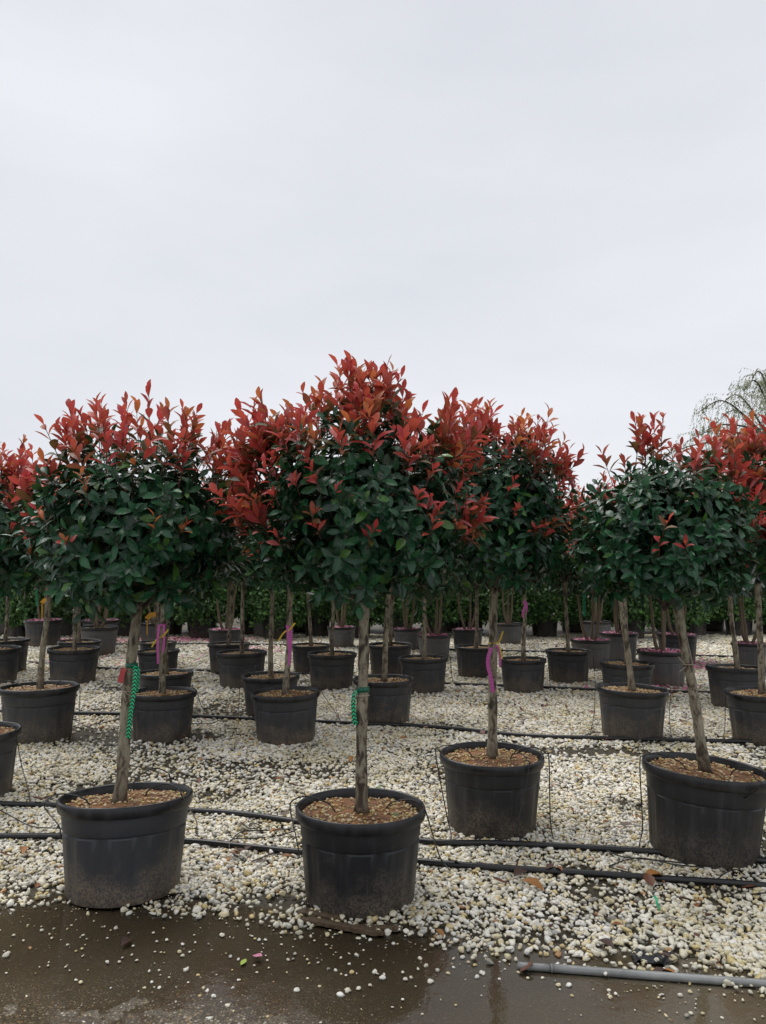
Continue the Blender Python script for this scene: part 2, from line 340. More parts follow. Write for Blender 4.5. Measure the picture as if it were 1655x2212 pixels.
SHR = {
 'a': (95, 1338, 75), 'b': (124, 1324, 68), 'c': (217, 1338, 73), 'd': (213, 1353, 80), 'e': (440, 1333, 55), 'f': (488, 1358, 76), 'g': (576, 1329, 63), 'h': (738, 1353, 65), 'i': (880, 1357, 66), 'j': (938, 1370, 76),
 'k': (1010, 1358, 70), 'l': (1098, 1346, 64), 'm': (1288, 1341, 66), 'n': (1276, 1380, 87), 'o': (1336, 1366, 82), 'p': (1462, 1369, 84), 'q': (1430, 1404, 104), 'r': (1618, 1388, 78), 's': (335, 1345, 66), 't': (1720, 1400, 92), 'u': (20, 1322, 60),
}
def place(cx, cy, W, lo=.55, hi=.66):
    p = at_z(cx, cy, PH); d = W * depth(p) / F; d = min(max(d, lo), hi)
    p = at_z(cx, cy, PH * d / .6); return Vector((p.x, p.y, 0)), d / .6
POS = {k: place(*v[:3]) for k, v in ROW.items()}; SPOS = {k: place(*v, .5, .70) for k, v in SHR.items()}
HEDGE = [(x +  random.Random(i).uniform(-.15, .15), 16.6 + random.Random(i + 50).uniform(-.5, .6)) for i, x in enumerate(np.arange(-7.9, 10.5, .82))]
# ------------------------------------------------------------------ gravel
rng = np.random.default_rng(4)
BL = [(330, 1590, 1.0, .28, 1.0), (120, 1585, .5, .25, .9), (1290, 1625, .8, .22, 1.0), (1500, 1600, .6, .2, .7), (470, 1545, .7, .4, .8), (950, 1568, .6, .2, .55), (560, 1535, .6, .3, .5), (250, 1530, .6, .4, .45), (60, 1850, .5, .12, .35), (240, 1945, .5, .10, .75), (30, 1920, .5, .1, .55),
      (620, 1955, .28, .16, .8), (560, 1830, .4, .1, .3), (1400, 1745, .3, .1, .6), (1480, 1835, .5, .06, .35), (1230, 1980, .3, .08, .35), (1330, 2020, .25, .07, .35), (1120, 1640, .4, .2, .3), (860, 1880, .2, .1, .3)]
BLW = [(*at_z(a, b)[:2], sx, sy, s) for a, b, sx, sy, s in BL]
pts = []
for y0, y1, sp, rs in ((2.5, 5.2, .0172, .0100), (5.2, 9.0, .0215, .0118), (9.0, 17.0, .036, .018)):
    ys = np.arange(y0, y1, sp); hw = y1 * .56 + .9
    X, Y = np.meshgrid(np.arange(-hw, hw, sp), ys); X = X + rng.uniform(-.55, .55, X.shape) * sp; Y = Y + rng.uniform(-.55, .55, Y.shape) * sp
    X, Y = X.ravel(), Y.ravel(); k = np.abs(X) < Y * .54 + .7; X, Y = X[k], Y[k]
    dens = np.clip((fbm(X * .9 + 20, Y * .9, 11) - .20) * 5.2, .36, 1.1)
    dens *= np.clip(.76 + 1.4 * (fbm(X * 3.3, Y * 3.3, 17) - .36), .45, 1.1)
    for bx, by, sx, sy, s in BLW: dens *= 1 - s * np.exp(-((X - bx) / sx) ** 2 - ((Y - by) / sy) ** 2)
    e = (Y - edge_y(X)) + .16 * (fbm(X * 4, Y * 4, 23) - .5)
    dens *= np.clip((e + .12) / .34, 0, 1) ** 1.0
    k = rng.random(len(X)) < dens; X, Y = X[k], Y[k]
    k = np.ones(len(X), bool)
    for (p, s) in list(POS.values()) + list(SPOS.values()): k &= (X - p.x) ** 2 + (Y - p.y) ** 2 > (.230 * s) ** 2
    k &= ~((X < -8.2) & (Y > 16))
    X, Y = X[k], Y[k]; n = len(X)
    r = rs * np.exp(rng.normal(0, .33, n)).clip(.42, 1.7)
    Z = rng.uniform(.15, .6, n) * r + rng.random(n) ** 3 * .012 + .009 * np.clip((edge_y(X) + .30 - Y) / .08, 0, 1)
    pts.append(np.stack([X, Y, Z, r], -1))
X = rng.uniform(-3.2, 3.4, 30000); Y = rng.uniform(1.6, 3.9, 30000); e = edge_y(X) + .25 - Y
k = (e > 0) & (rng.random(30000) < np.clip(.95 - e * 1.5, .10, 1) * np.clip((fbm(X * 3, Y * 3, 31) - .3) * 3.2, .05, 1)); X, Y = X[k], Y[k]
r = .0016 + .0042 * rng.random(len(X)) ** 2.5; pts.append(np.stack([X, Y, .007 + r * .3, r], -1))
G = np.concatenate(pts); n = len(G)
me = bpy.data.meshes.new('gravel'); me.vertices.add(n); me.vertices.foreach_set('co', G[:, :3].astype(np.float32).ravel())
a = me.attributes.new('rot', 'FLOAT_VECTOR', 'POINT'); rr = rng.uniform(-.45, .45, (n, 3)); rr[:, 2] = rng.uniform(0, 6.28, n); a.data.foreach_set('vector', rr.astype(np.float32).ravel())
a = me.attributes.new('scl', 'FLOAT_VECTOR', 'POINT'); sc = G[:, 3:4] * rng.uniform(.8, 1.2, (n, 3)); a.data.foreach_set('vector', sc.astype(np.float32).ravel())
a = me.attributes.new('vid', 'INT', 'POINT'); a.data.foreach_set('value', rng.integers(0, 6, n).astype(np.int32))
gravel = obj('gravel', me, None, kind='stuff', label='white and cream marble gravel covering the nursery ground', category='gravel')
ng = bpy.data.node_groups.new('gravel_nodes', 'GeometryNodeTree')
ng.interface.new_socket('Geometry', in_out='INPUT', socket_type='NodeSocketGeometry'); ng.interface.new_socket('Geometry', in_out='OUTPUT', socket_type='NodeSocketGeometry')
def gn(t, **k):
    x = ng.nodes.new(t)
    for a_, b_ in k.items(): setattr(x, a_, b_)
    return x
gi, go = gn('NodeGroupInput'), gn('NodeGroupOutput'); jn = gn('GeometryNodeJoinGeometry')
for q in range(6):
    ic = gn('GeometryNodeMeshIcoSphere'); ic.inputs['Subdivisions'].default_value = 2; ic.inputs['Radius'].default_value = 1
    ps = gn('GeometryNodeInputPosition'); ad = gn('ShaderNodeVectorMath', operation='ADD'); ad.inputs[1].default_value = (q * 7.3, q * 3.1, q)
    nz = gn('ShaderNodeTexNoise'); nz.inputs['Scale'].default_value = .95; nz.inputs['Detail'].default_value = 1.5
    sb = gn('ShaderNodeVectorMath', operation='SUBTRACT'); sb.inputs[1].default_value = (.5, .5, .5); mu = gn('ShaderNodeVectorMath', operation='SCALE'); mu.inputs['Scale'].default_value = 1.7
    sp_ = gn('GeometryNodeSetPosition'); tr = gn('GeometryNodeTransform'); tr.inputs['Scale'].default_value = ((1.05, 1.15, .95, 1.2, 1.0, 1.3)[q], (.78, .9, .7, .74, .95, .8)[q], (.6, .66, .55, .5, .7, .6)[q])
    sm = gn('GeometryNodeSetMaterial'); sm.inputs['Material'].default_value = M['stone']; ss = gn('GeometryNodeSetShadeSmooth'); gt = gn('GeometryNodeGeometryToInstance')
    K = ng.links.new
    K(ps.outputs[0], ad.inputs[0]); K(ad.outputs[0], nz.inputs['Vector']); K(nz.outputs['Color'], sb.inputs[0]); K(sb.outputs[0], mu.inputs[0]); K(ic.outputs['Mesh'], sp_.inputs['Geometry']); K(mu.outputs[0], sp_.inputs['Offset'])
    K(sp_.outputs[0], tr.inputs[0]); K(tr.outputs[0], ss.inputs[0]); K(ss.outputs[0], sm.inputs[0]); K(sm.outputs[0], gt.inputs[0]); K(gt.outputs[0], jn.inputs[0])
ip = gn('GeometryNodeInstanceOnPoints'); ip.inputs['Pick Instance'].default_value = True
def named(nm, t): x = gn('GeometryNodeInputNamedAttribute', data_type=t); x.inputs[0].default_value = nm; return x.outputs[0]
K(gi.outputs[0], ip.inputs['Points']); K(jn.outputs[0], ip.inputs['Instance']); K(named('vid', 'INT'), ip.inputs['Instance Index'])
e2r = gn('FunctionNodeEulerToRotation'); K(named('rot', 'FLOAT_VECTOR'), e2r.inputs[0]); K(e2r.outputs[0], ip.inputs['Rotation']); K(named('scl', 'FLOAT_VECTOR'), ip.inputs['Scale'])
K(ip.outputs[0], go.inputs[0])
md = gravel.modifiers.new('gravel', 'NODES'); md.node_group = ng
# ------------------------------------------------------------------ pots
def lathe(prof, seg=64, rf=None):
    V = []; n = len(prof)
    for j, (r, z) in enumerate(prof):
        for k in range(seg):
            t = 2 * math.pi * k / seg; q = r + (rf(r, z, t, j) if rf else 0); V.append((q * math.cos(t), q * math.sin(t), z))
    Q = np.array([(j * seg + k, j * seg + (k + 1) % seg, (j + 1) * seg + (k + 1) % seg, (j + 1) * seg + k) for j in range(n - 1) for k in range(seg)])
    return np.array(V), Q, np.zeros((0, 3), int)
def pot_meshes():
    prof = [(0, .004), (.225, .004), (.240, .012), (.2425, .03), (.2475, .09), (.254, .16), (.2605, .23), (.2655, .288), (.2665, .296), (.2720, .300), (.2745, .306), (.2785, .35), (.281, .384), (.276, .388), (.274, .34)]
    def flute(r, z, t, j):
        if 3 <= j <= 7:
            ph = (t * 10 / (2 * math.pi)) % 1
            return .0065 if ph < .62 else 0
        return 0
    V, Q, T = lathe(prof, 120, flute); body = mesh_np('pot', V, [Q], M['pot'])
    rim = [(.283, .378), (.2945, .379), (.2975, .383), (.3005, .40), (.3005, .421), (.298, .427), (.293, .430), (.287, .429), (.283, .424), (.2785, .40), (.274, .35), (.270, .33)]
    V, Q, T = lathe(rim, 96, lambda r, z, t, j: .0012 * math.sin(3 * t) + .0007 * math.sin(11 * t)); rimm = mesh_np('rim', V, [Q], M['rim'])
    def sharp(me, ang=35):
        me.set_sharp_from_angle(angle=R(ang)) if hasattr(me, 'set_sharp_from_angle') else None
    sharp(body); sharp(rimm, 50)
    return body, rimm
POT, RIM = pot_meshes()
POTD = POT.copy(); POTD.materials[0] = M['pot_dusty']; POTG = POT.copy(); POTG.materials[0] = M['pot_grey']
rr = random.Random(3)
def stone_arr(seed, sub=1, flat=.65, amp=.28):
    bm = bmesh.new(); bmesh.ops.create_icosphere(bm, subdivisions=sub, radius=1); g = np.random.default_rng(seed)
    off = g.uniform(0, 50, 3); V = np.array([v.co[:] for v in bm.verts]); bm.verts.ensure_lookup_table(); Fc = np.array([[v.index for v in f.verts] for f in bm.faces]); bm.free()
    nz = np.stack([vnoise(V[:, 0] * 1.2 + off[0] + i * 9, V[:, 1] * 1.2 + V[:, 2] * 1.7 + off[1], i) - .5 for i in range(3)], -1)
    V = V + nz * amp * 2.4; V *= np.array([1, g.uniform(.72, .95), flat * g.uniform(.8, 1.15)]); return V, Fc
STA = [stone_arr(i) for i in range(6)]
CHC = np.array([(.46, .34, .19), (.40, .26, .12), (.52, .43, .27), (.30, .17, .07), (.36, .28, .16), (.24, .13, .05), (.44, .36, .12)])
def soil_mesh(seed, nch):
    g = np.random.default_rng(seed); rs = np.linspace(0, .274, 12); V = [];
    for r in rs:
        t = np.linspace(0, 2 * np.pi, 40, endpoint=False); x, y = r * np.cos(t), r * np.sin(t)
        V.append(np.stack([x, y, .392 + .03 * (fbm(x * 9 + seed, y * 9, seed) - .5) + .012 * (1 - r / .27)], -1))
    V = np.concatenate(V); Q = np.array([(j * 40 + k, j * 40 + (k + 1) % 40, (j + 1) * 40 + (k + 1) % 40, (j + 1) * 40 + k) for j in range(11) for k in range(40)])
    soil = mesh_np('soil', V, [Q], M['soil'])
    VV, FF, CC, o = [], [], [], 0
    while len(VV) < nch:
        r = .272 * math.sqrt(g.random()); t = g.uniform(0, 6.283); x, y = r * math.cos(t), r * math.sin(t)
        if g.random() > np.clip((float(fbm(np.array([x * 7 + seed]), np.array([y * 7]), 40 + seed)[0]) - .28) * 4 + .12 + 1.0 * (r > .2), 0.06, 1): continue
        sv, sf = STA[g.integers(6)]; s = g.uniform(.0045, .0105); a = g.uniform(0, 6.28); ca, sa = math.cos(a), math.sin(a)
        P = sv * s; P = np.stack([P[:, 0] * ca - P[:, 1] * sa, P[:, 0] * sa + P[:, 1] * ca, P[:, 2]], -1)
        z = .392 + .03 * (float(fbm(np.array([x * 9 + seed]), np.array([y * 9]), seed)[0]) - .5) + .012 * (1 - r / .27) + .003
        VV.append(P + np.array([x, y, z])); FF.append(sf + o); o += len(sv); CC.append(np.tile(CHC[g.integers(7)] * g.uniform(.85, 1.45), (len(sv), 1)))
    return soil, mesh_np('clay_chips', np.concatenate(VV), [np.concatenate(FF)], M['chip'], col=np.concatenate(CC))
SOILS = [soil_mesh(s, 520) for s in range(3)]
def add_pot(root, s, tilt=(0, 0), rz=0, soil=0, sink=0, me=None):
    b = obj('pot', me or POT, root); b.scale = (s,) * 3; b.rotation_euler = (tilt[0], tilt[1], rz); b.location.z = -sink
    r = obj('rim', RIM, b)
    so_ = obj('soil', SOILS[soil][0], root); so_.matrix_basis = b.matrix_basis; so_.scale = b.scale; so_.rotation_euler = b.rotation_euler; so_.location = b.location
    ch = obj('clay_chips', SOILS[soil][1], so_, kind='stuff')
    return b
# ------------------------------------------------------------------ leaves and crowns
LS = np.array([0, .14, .36, .62, .87, 1.0]); LW = np.array([.03, .17, .41, .50, .26, 0])
def leaf_arrays(P, D, N, Ln, Wd, curl, fold, col, offset=0):
    n = len(P); D = D / np.linalg.norm(D, axis=1, keepdims=True); N = N - D * (N * D).sum(1, keepdims=True); N /= np.maximum(np.linalg.norm(N, axis=1, keepdims=True), 1e-6); B = np.cross(D, N)
    def at(s, u, hw):
        a = Ln * s; return P + D * (a * (1 - .25 * np.abs(curl) * s * s))[:, None] - N * (curl * Ln * s * s)[:, None] + B * (u * hw * Wd)[:, None] + N * (fold * hw * Wd * abs(u))[:, None]
    vs = []; uv = []
    for s in LS: vs.append(at(s, 0, 0)); uv.append((.5, s))
    for s, hw in zip(LS[1:5], LW[1:5]):
        vs.append(at(s, -1, hw)); uv.append((.5 - hw, s)); vs.append(at(s, 1, hw)); uv.append((.5 + hw, s))
    V = np.stack(vs, 1).reshape(-1, 3); k = 14; base = (np.arange(n) * k)[:, None, None] + offset
    Lf = lambda i: 6 + 2 * (i - 1); Rt = lambda i: 7 + 2 * (i - 1)
    T = np.array([(0, 1, Lf(1)), (0, Rt(1), 1), (4, 5, Lf(4)), (4, Rt(4), 5)]); Qd = np.array([(i, i + 1, Lf(i + 1), Lf(i)) for i in (1, 2, 3)] + [(i, Rt(i), Rt(i + 1), i + 1) for i in (1, 2, 3)])
    return V, (base + Qd[None]).reshape(-1, 4), (base + T[None]).reshape(-1, 3), np.tile(np.array(uv), (n, 1)), np.repeat(col, k, axis=0)
def leaves_mesh(name, d, mat):
    V, q, t, uv, c = leaf_arrays(*[d[k] for k in ('P', 'D', 'N', 'L', 'W', 'curl', 'fold', 'col')]); return mesh_np(name, V, [q, t], mat, uv=uv, col=c)
def unit(v): return v / np.maximum(np.linalg.norm(v, axis=-1, keepdims=True), 1e-9)
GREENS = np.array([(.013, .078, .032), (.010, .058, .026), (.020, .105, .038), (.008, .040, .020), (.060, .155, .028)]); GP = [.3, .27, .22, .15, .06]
REDS = np.array([(.59, .056, .060), (.46, .055, .050), (.64, .095, .062), (.27, .088, .042), (.36, .060, .062), (.20, .108, .036), (.66, .20, .056)])
def crown(seed, rad=(.48, .48, .42), cz=.38, n_green=330, n_red=62, n_small=26, red_len=(.14, .36), extra=(), red_min=.25, leaf=1.0, inner=750, quality=1):
    g = np.random.default_rng(seed); rad = np.array(rad); ctr = np.array([0, 0, cz]); rec = {'g': [], 'r': []}; stems = []
    def rosette(base, ax, length, K, a0, a1, L0, L1, kind, pal, droop, start, thick=.0022):
        ax = unit(ax); t1 = unit(np.cross(ax, [.3, .2, .93])); t2 = np.cross(ax, t1); ph = g.uniform(0, 6.28)
        bend = g.normal(0, .12, 3) * length
        for i in range(K):
            f = start + (1 - start) * (i / max(K - 1, 1)); al = a0 + (a1 - a0) * (i / max(K - 1, 1)) + g.normal(0, .13); ph += 2.4 + g.normal(0, .25)
            tv_ = t1 * math.cos(ph) + t2 * math.sin(ph); dd = ax * math.cos(al) + tv_ * math.sin(al); dd = dd + np.array([0, 0, -droop * g.uniform(.4, 1.3)]); nn = ax * math.sin(al) - tv_ * math.cos(al) + g.normal(0, .26, 3)
            LL = (L0 + (L1 - L0) * (i / max(K - 1, 1))) * g.uniform(.82, 1.18) * leaf
            rec[kind].append((base + ax * length * f + bend * f * f, dd, nn, LL, LL * (g.uniform(.35, .45) if kind == 'g' else g.uniform(.33, .43)), g.uniform(.05, .48) if kind == 'g' else g.uniform(.08, .50), g.uniform(.18, .6), pal(i / max(K - 1, 1))))
        if thick: stems.append([base + ax * length * f + bend * f * f for f in (0, .5, 1)] + [thick])
    def gpal(f): 
        c = GREENS[g.choice(5, p=GP)] * g.uniform(.75, 1.3)
        return c
    def rpal_for():
        b = REDS[g.choice(7, p=[.25, .19, .13, .18, .08, .11, .06])]; b2 = REDS[g.choice([0, 0, 2, 2, 6])]
        def f(t): 
            k = t ** 1.5; c = b * (1 - k) + b2 * k
            if t < .3 and g.random() < .35: c = np.array([.085, .075, .022])
            return c * g.uniform(.72, 1.2)
        return f
    gold = math.pi * (3 - 5 ** .5)
    for i in range(n_green):
        z = 1 - 1.80 * (i + .5) / n_green; t = gold * i + g.normal(0, .15); q = math.sqrt(max(0, 1 - z * z)); nrm = unit(np.array([q * math.cos(t), q * math.sin(t), z]) + g.normal(0, .07, 3))
        nv = float(vnoise(np.array([nrm[0] * 2.2 + seed * 3]), np.array([nrm[1] * 2.2 + nrm[2] * 2.7]), seed)[0]); lump = .86 + .27 * nv
        if nv < .30 and g.random() < .55: continue
        rr_ = (1.04 - .30 * g.random() ** 1.6) * lump; ax = unit(nrm / rad * .45 + np.array([0, 0, .38 + .25 * (z < 0)]) + g.normal(0, .16, 3))
        ln = g.uniform(.09, .16); base = ctr + nrm * rad * rr_ - ax * ln * .7
        rosette(base, ax, ln, int(g.integers(7, 11)), 1.60, .45, .104, .070, 'g', gpal, .26, .15, .0025 if i % 2 else 0)
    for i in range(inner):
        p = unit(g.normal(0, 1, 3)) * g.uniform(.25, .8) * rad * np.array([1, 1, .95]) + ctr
        rec['g'].append((p, g.normal(0, 1, 3), g.normal(0, 1, 3), .10 * leaf, .05 * leaf, .2, .2, GREENS[3]))  # inner leaves all darkest green: the crown's inner shade put into colour
    def redshoot(nrm, ln, K, up=.85, out_=.45, L0=.112, L1=.070, at_=(.84, .98)):
        ax = unit(nrm * out_ + np.array([0, 0, up]) + g.normal(0, .13, 3)); base = ctr + nrm * rad * g.uniform(*at_)
        rosette(base, ax, ln, K, .85, .30, L0, L1, 'r', rpal_for(), .0, .38, .0028)
    for i in range(n_red):
        z = g.uniform(red_min, 1); z = math.copysign(abs(z) ** .8, z); t = gold * i * 1.0 + g.normal(0, .2); q = math.sqrt(max(0, 1 - z * z)); ln = g.uniform(*red_len) * (.8 + .3 * z)
        redshoot(unit(np.array([q * math.cos(t), q * math.sin(t), z])), ln, int(5 + ln * 13))
    for i in range(n_small):
        z = g.uniform(-.35, .7); t = g.uniform(0, 6.28); q = math.sqrt(max(0, 1 - z * z))
        redshoot(unit(np.array([q * math.cos(t), q * math.sin(t), z])) , g.uniform(.05, .13), int(g.integers(4, 8)), .75, .5, .072, .048, (.98, 1.10))
    for d, cnt, lr, spread in extra:
        for i in range(cnt):
            ln = g.uniform(*lr); redshoot(unit(np.array(d) + g.normal(0, spread, 3)), ln, int(5 + ln * 14), .6, .5)
    outd = {}
    for k in 'gr':
        a = rec[k]; outd[k] = dict(P=np.array([x[0] for x in a]), D=np.array([x[1] for x in a], float), N=np.array([x[2] for x in a], float), L=np.array([x[3] for x in a]), W=np.array([x[4] for x in a]), curl=np.array([x[5] for x in a]), fold=np.array([x[6] for x in a]), col=np.array([x[7] for x in a]))
    parts = []
    for s in stems: parts.append(tube_arr([Vector(s[0]), Vector(s[1]), Vector(s[2])], [s[3], s[3] * .85, s[3] * .5], 4, False))
    V, fc = join_np(parts); outd['stems'] = mesh_np('stems', V, fc, M['stem'])
    br = []
    for i in range(9):
        t = gold * i + g.normal(0, .3); q = np.array([math.cos(t), math.sin(t), 0]); e = ctr + q * rad * g.uniform(.55, .85) + np.array([0, 0, g.uniform(-.12, .28)])
        br.append(mesh_np('branch', *(lambda a: (a[0], [a[1], a[2]]))(tube_arr(catmull([Vector((0, 0, -.03 + .012 * i)), Vector(q * .07) + Vector((0, 0, .05 + .012 * i)), Vector(e * .6) + Vector((0, 0, .06)), Vector(e)], 4), np.linspace(.014, .004, 13), 6)), M['dark']))  # darker than the trunk's bark, to paint shade inside the crown
    outd['br'] = br; return outd
# canonical leaf meshes for leaves built one by one
def leaf_proto(col, mat, curl, fold):
    z = np.zeros((1, 3)); d = dict(P=z, D=np.array([[1., 0, 0]]), N=np.array([[0, 0, 1.]]), L=np.array([1.]), W=np.array([.42]), curl=np.array([curl]), fold=np.array([fold]), col=np.array([col])); return leaves_mesh('leaf', d, mat)
RB = np.array(list(REDS) + [(.085, .075, .022)])
PG = [[leaf_proto(c, M['leaf'], cu, .25) for cu in (.04, .16, .28)] for c in GREENS]; PR = [[leaf_proto(c, M['red'], cu, .3) for cu in (.04, .14, .25)] for c in RB]
CB = (.04, .14, .26)
def build_crown(name_root, data, loc, rotz, scale, tilt, n_leaf, campos):
    """crown part with its joined leaves; the n_leaf best seen leaves as single objects"""
    cr_ = Matrix.Translation(loc) @ Euler((tilt[0], tilt[1], 0)).to_matrix().to_4x4() @ Matrix.Rotation(rotz, 4, 'Z') @ Matrix.Diagonal((*(scale if hasattr(scale, '__len__') else (scale,) * 3), 1))
    if n_leaf == 0:
        if 'me' not in data: data['me'] = (leaves_mesh('crown', data['g'], M['leaf']), leaves_mesh('red_leaves', data['r'], M['red']))
        c = obj('crown', data['me'][0], name_root, kind='stuff'); c.matrix_basis = cr_; r = obj('red_leaves', data['me'][1], c, kind='stuff')
        obj('stems', data['stems'], c, kind='stuff')
    else:
        wm = np.array(name_root.matrix_basis @ cr_); sel = {}; sc = []
        for k in 'gr':
            P = data[k]['P']; W = P @ wm[:3, :3].T + wm[:3, 3]; Nw = unit(data[k]['N'] @ wm[:3, :3].T); to = np.array(campos) - W; dist = np.linalg.norm(to, axis=1); to /= dist[:, None]
            ctr = np.array([0, 0, .38]); rel = (P - ctr); relw = rel @ wm[:3, :3].T
            front = (relw * to).sum(1); inside = np.linalg.norm(rel / np.array([.48, .48, .42]), axis=1)
            s = data[k]['L'] * (np.abs((Nw * to).sum(1)) + .25) * np.where((front > .12) & (inside > .88), 1, .02) * (1.15 if k == 'r' else 1)
            s = np.where((k == 'r') & (inside > 1.1), data[k]['L'] * (np.abs((Nw * to).sum(1)) + .25), s); sc.append(s)
        th = np.sort(np.concatenate(sc))[-n_leaf]
        meshes = []; single = []
        for k, s in zip('gr', sc):
            pick = s >= th; d = data[k]; meshes.append({q: v[~pick] for q, v in d.items()})
            for i in np.nonzero(pick)[0]: single.append((k, i))
        c = obj('crown', leaves_mesh('crown', meshes[0], M['leaf']), name_root, kind='stuff'); c.matrix_basis = cr_
        obj('red_leaves', leaves_mesh('red_leaves', meshes[1], M['red']), c, kind='stuff'); obj('stems', data['stems'], c, kind='stuff')
        for k, i in single:
            d = data[k]; D = Vector(d['D'][i]).normalized(); N = Vector(d['N'][i]); N = (N - D * N.dot(D)).normalized(); B = N.cross(D)
            pal, pr = (GREENS, PG) if k == 'g' else (RB, PR); ci = int(np.argmin(np.abs(pal - d['col'][i]).sum(1))); cu = int(np.argmin([abs(d['curl'][i] - z) for z in CB]))
            lf = obj('leaf', pr[ci][cu], c); Lw = float(d['L'][i]); ww = float(d['W'][i]) / .42
            m4 = Matrix.Identity(4); m4.col[0] = (*(D * Lw), 0); m4.col[1] = (*(B * ww), 0); m4.col[2] = (*(N * Lw), 0); m4.col[3] = (*d['P'][i], 1); lf.matrix_basis = m4
    return c
TRK = {}
def trunk_mesh(seed, h):
    key = (seed, round(h, 2))
    if key in TRK: return TRK[key]
    g = random.Random(seed * 31 + int(h * 100)); n = 30; pts_ = []; rad = []
    a, b, p1, p2 = g.uniform(.004, .012), g.uniform(.004, .010), g.uniform(0, 6), g.uniform(0, 6)
    for i in range(n + 1):
        f = i / n; e = math.sin(f * math.pi)
        pts_.append(Vector((a * math.sin(f * 5 + p1) * e, b * math.sin(f * 4.2 + p2) * e, f * h)))
        r = .0275 - .004 * f + .010 * math.exp(-f * 14) + .0015 * math.sin(f * 23 + p1) + .008 * max(0, f - .9) * 10 * .6
        if g.random() < .12: r += .0025
        rad.append(r)
    V, q, t = tube_arr(pts_, rad, 14, True, .05, g); TRK[key] = mesh_np('trunk', V, [q, t], M['bark']); return TRK[key]
FRONT = {
 'A': crown(11, (.50, .48, .42), .37, 325, 46, 24, (.16, .34), [((-.5, .1, .75), 8, (.2, .34), .15), ((.8, .2, .55), 12, (.2, .38), .15), ((-.9, 0, .3), 8, (.1, .25), .2)], .45),
 'B': crown(12, (.50, .48, .44), .40, 350, 72, 105, (.12, .28), [((-.85, -.1, .45), 30, (.14, .36), .2), ((0.12, 0, 1), 18, (.22, .35), .10), ((.75, 0, .5), 14, (.15, .36), .2), ((-.9, -.2, -.1), 8, (.1, .2), .15), ((.95, -.1, -.15), 4, (.1, .2), .1)], .32),
 'C': crown(13, (.47, .47, .45), .42, 340, 72, 40, (.14, .32), [((-.3, 0, .9), 14, (.24, .40), .2), ((.85, 0, .5), 12, (.12, .3), .2), ((-.85, 0, .5), 14, (.12, .34), .2)], .32),
 'E2': crown(15, (.48, .48, .42), .38, 270, 96, 30, (.14, .36), [((-.9, -.35, .1), 26, (.12, .28), .3), ((-.6, -.5, -.5), 10, (.1, .2), .3), ((-.5, 0, .8), 12, (.2, .36), .2)], -.3, 1.08, 300),
 'D': crown(14, (.47, .47, .42), .38, 350, 12, 16, (.10, .22), [((-.2, 0, 1), 6, (.22, .34), .12), ((.6, 0, .7), 10, (.16, .34), .15)], .5),
}
VAR = [crown(21 + i, (.48, .48, .42), .38, 270, (80, 92, 70, 86)[i], 34, (.14, .36), [((-.8, 0, .5), 12, (.14, .34), .2), ((.8, -.1, .5), 12, (.14, .34), .2), ((0, -.9, .3), 8, (.1, .25), .3)], .12, 1.08, 560) for i in range(4)]
LAB = {
 'A': 'red-topped potted tree with green zigzag ribbon and red tag on its trunk, in tilted pot', 'B': 'red-topped potted tree with dark green band round its trunk, pot resting on wood scraps',
 'C': 'red-topped potted tree with magenta ribbon under a yellow tie, in the row by the puddle', 'D': 'mostly green potted tree with leaning trunk and white twine, in tilted pot by the puddle',
 'E': 'red-topped potted tree with its trunk beyond the left end of the front pipes', 'E2': 'dense red potted tree beyond the mostly green tree with leaning trunk',
 'G': 'potted tree with magenta ribbon on its trunk, directly behind the tree with the red tag', 'H': 'potted tree with long magenta ribbon and yellow tie, behind the tree on wood scraps',
 'F': 'potted tree behind the pipes, between the tilted red-tagged tree and the road', 'I': 'potted tree whose pot stands right behind the green-banded trunk, with two tubes on it', 'J': 'potted tree with yellowish slanting trunk and brown-stained pot, behind the mostly green tree',
 'K': 'red potted tree beside the thick pipe, behind the mostly green tree on its far side', 'Lx': 'potted tree squeezed directly behind the magenta-ribboned tree that follows the red-tagged one', 'Mx': 'dark-trunked potted tree directly behind the tree with long magenta ribbon',
 'AA': 'potted tree with a wide slightly tilted pot, across the far pipe from fallen petals', 'Z': 'potted tree hidden behind the slanting yellowish trunk, only its pot showing',
 'V': 'small far potted tree with magenta tape high on its thin trunk',
}
ROW2 = 'FIJK'; ROW2 = {'F', 'I', 'J', 'K', 'Mx', 'Lx', 'AA', 'Z'}
TILT = {'A': (.01, -.085), 'D': (.0, .075), 'C': (-.01, .012), 'AA': (0, .04), 'O': (0, -.03), 'H': (0, -.02), 'J': (0, .03)}
TOPZ = {'A': 1.345, 'B': 1.36, 'C': 1.40, 'D': 1.33}
CROWN_S = {'A': .94, 'B': 1.0, 'C': .96, 'D': .94, 'E': 1.02, 'E2': 1.06, 'K': .95, 'J': .93, 'F': 1.0}
TREES = {}
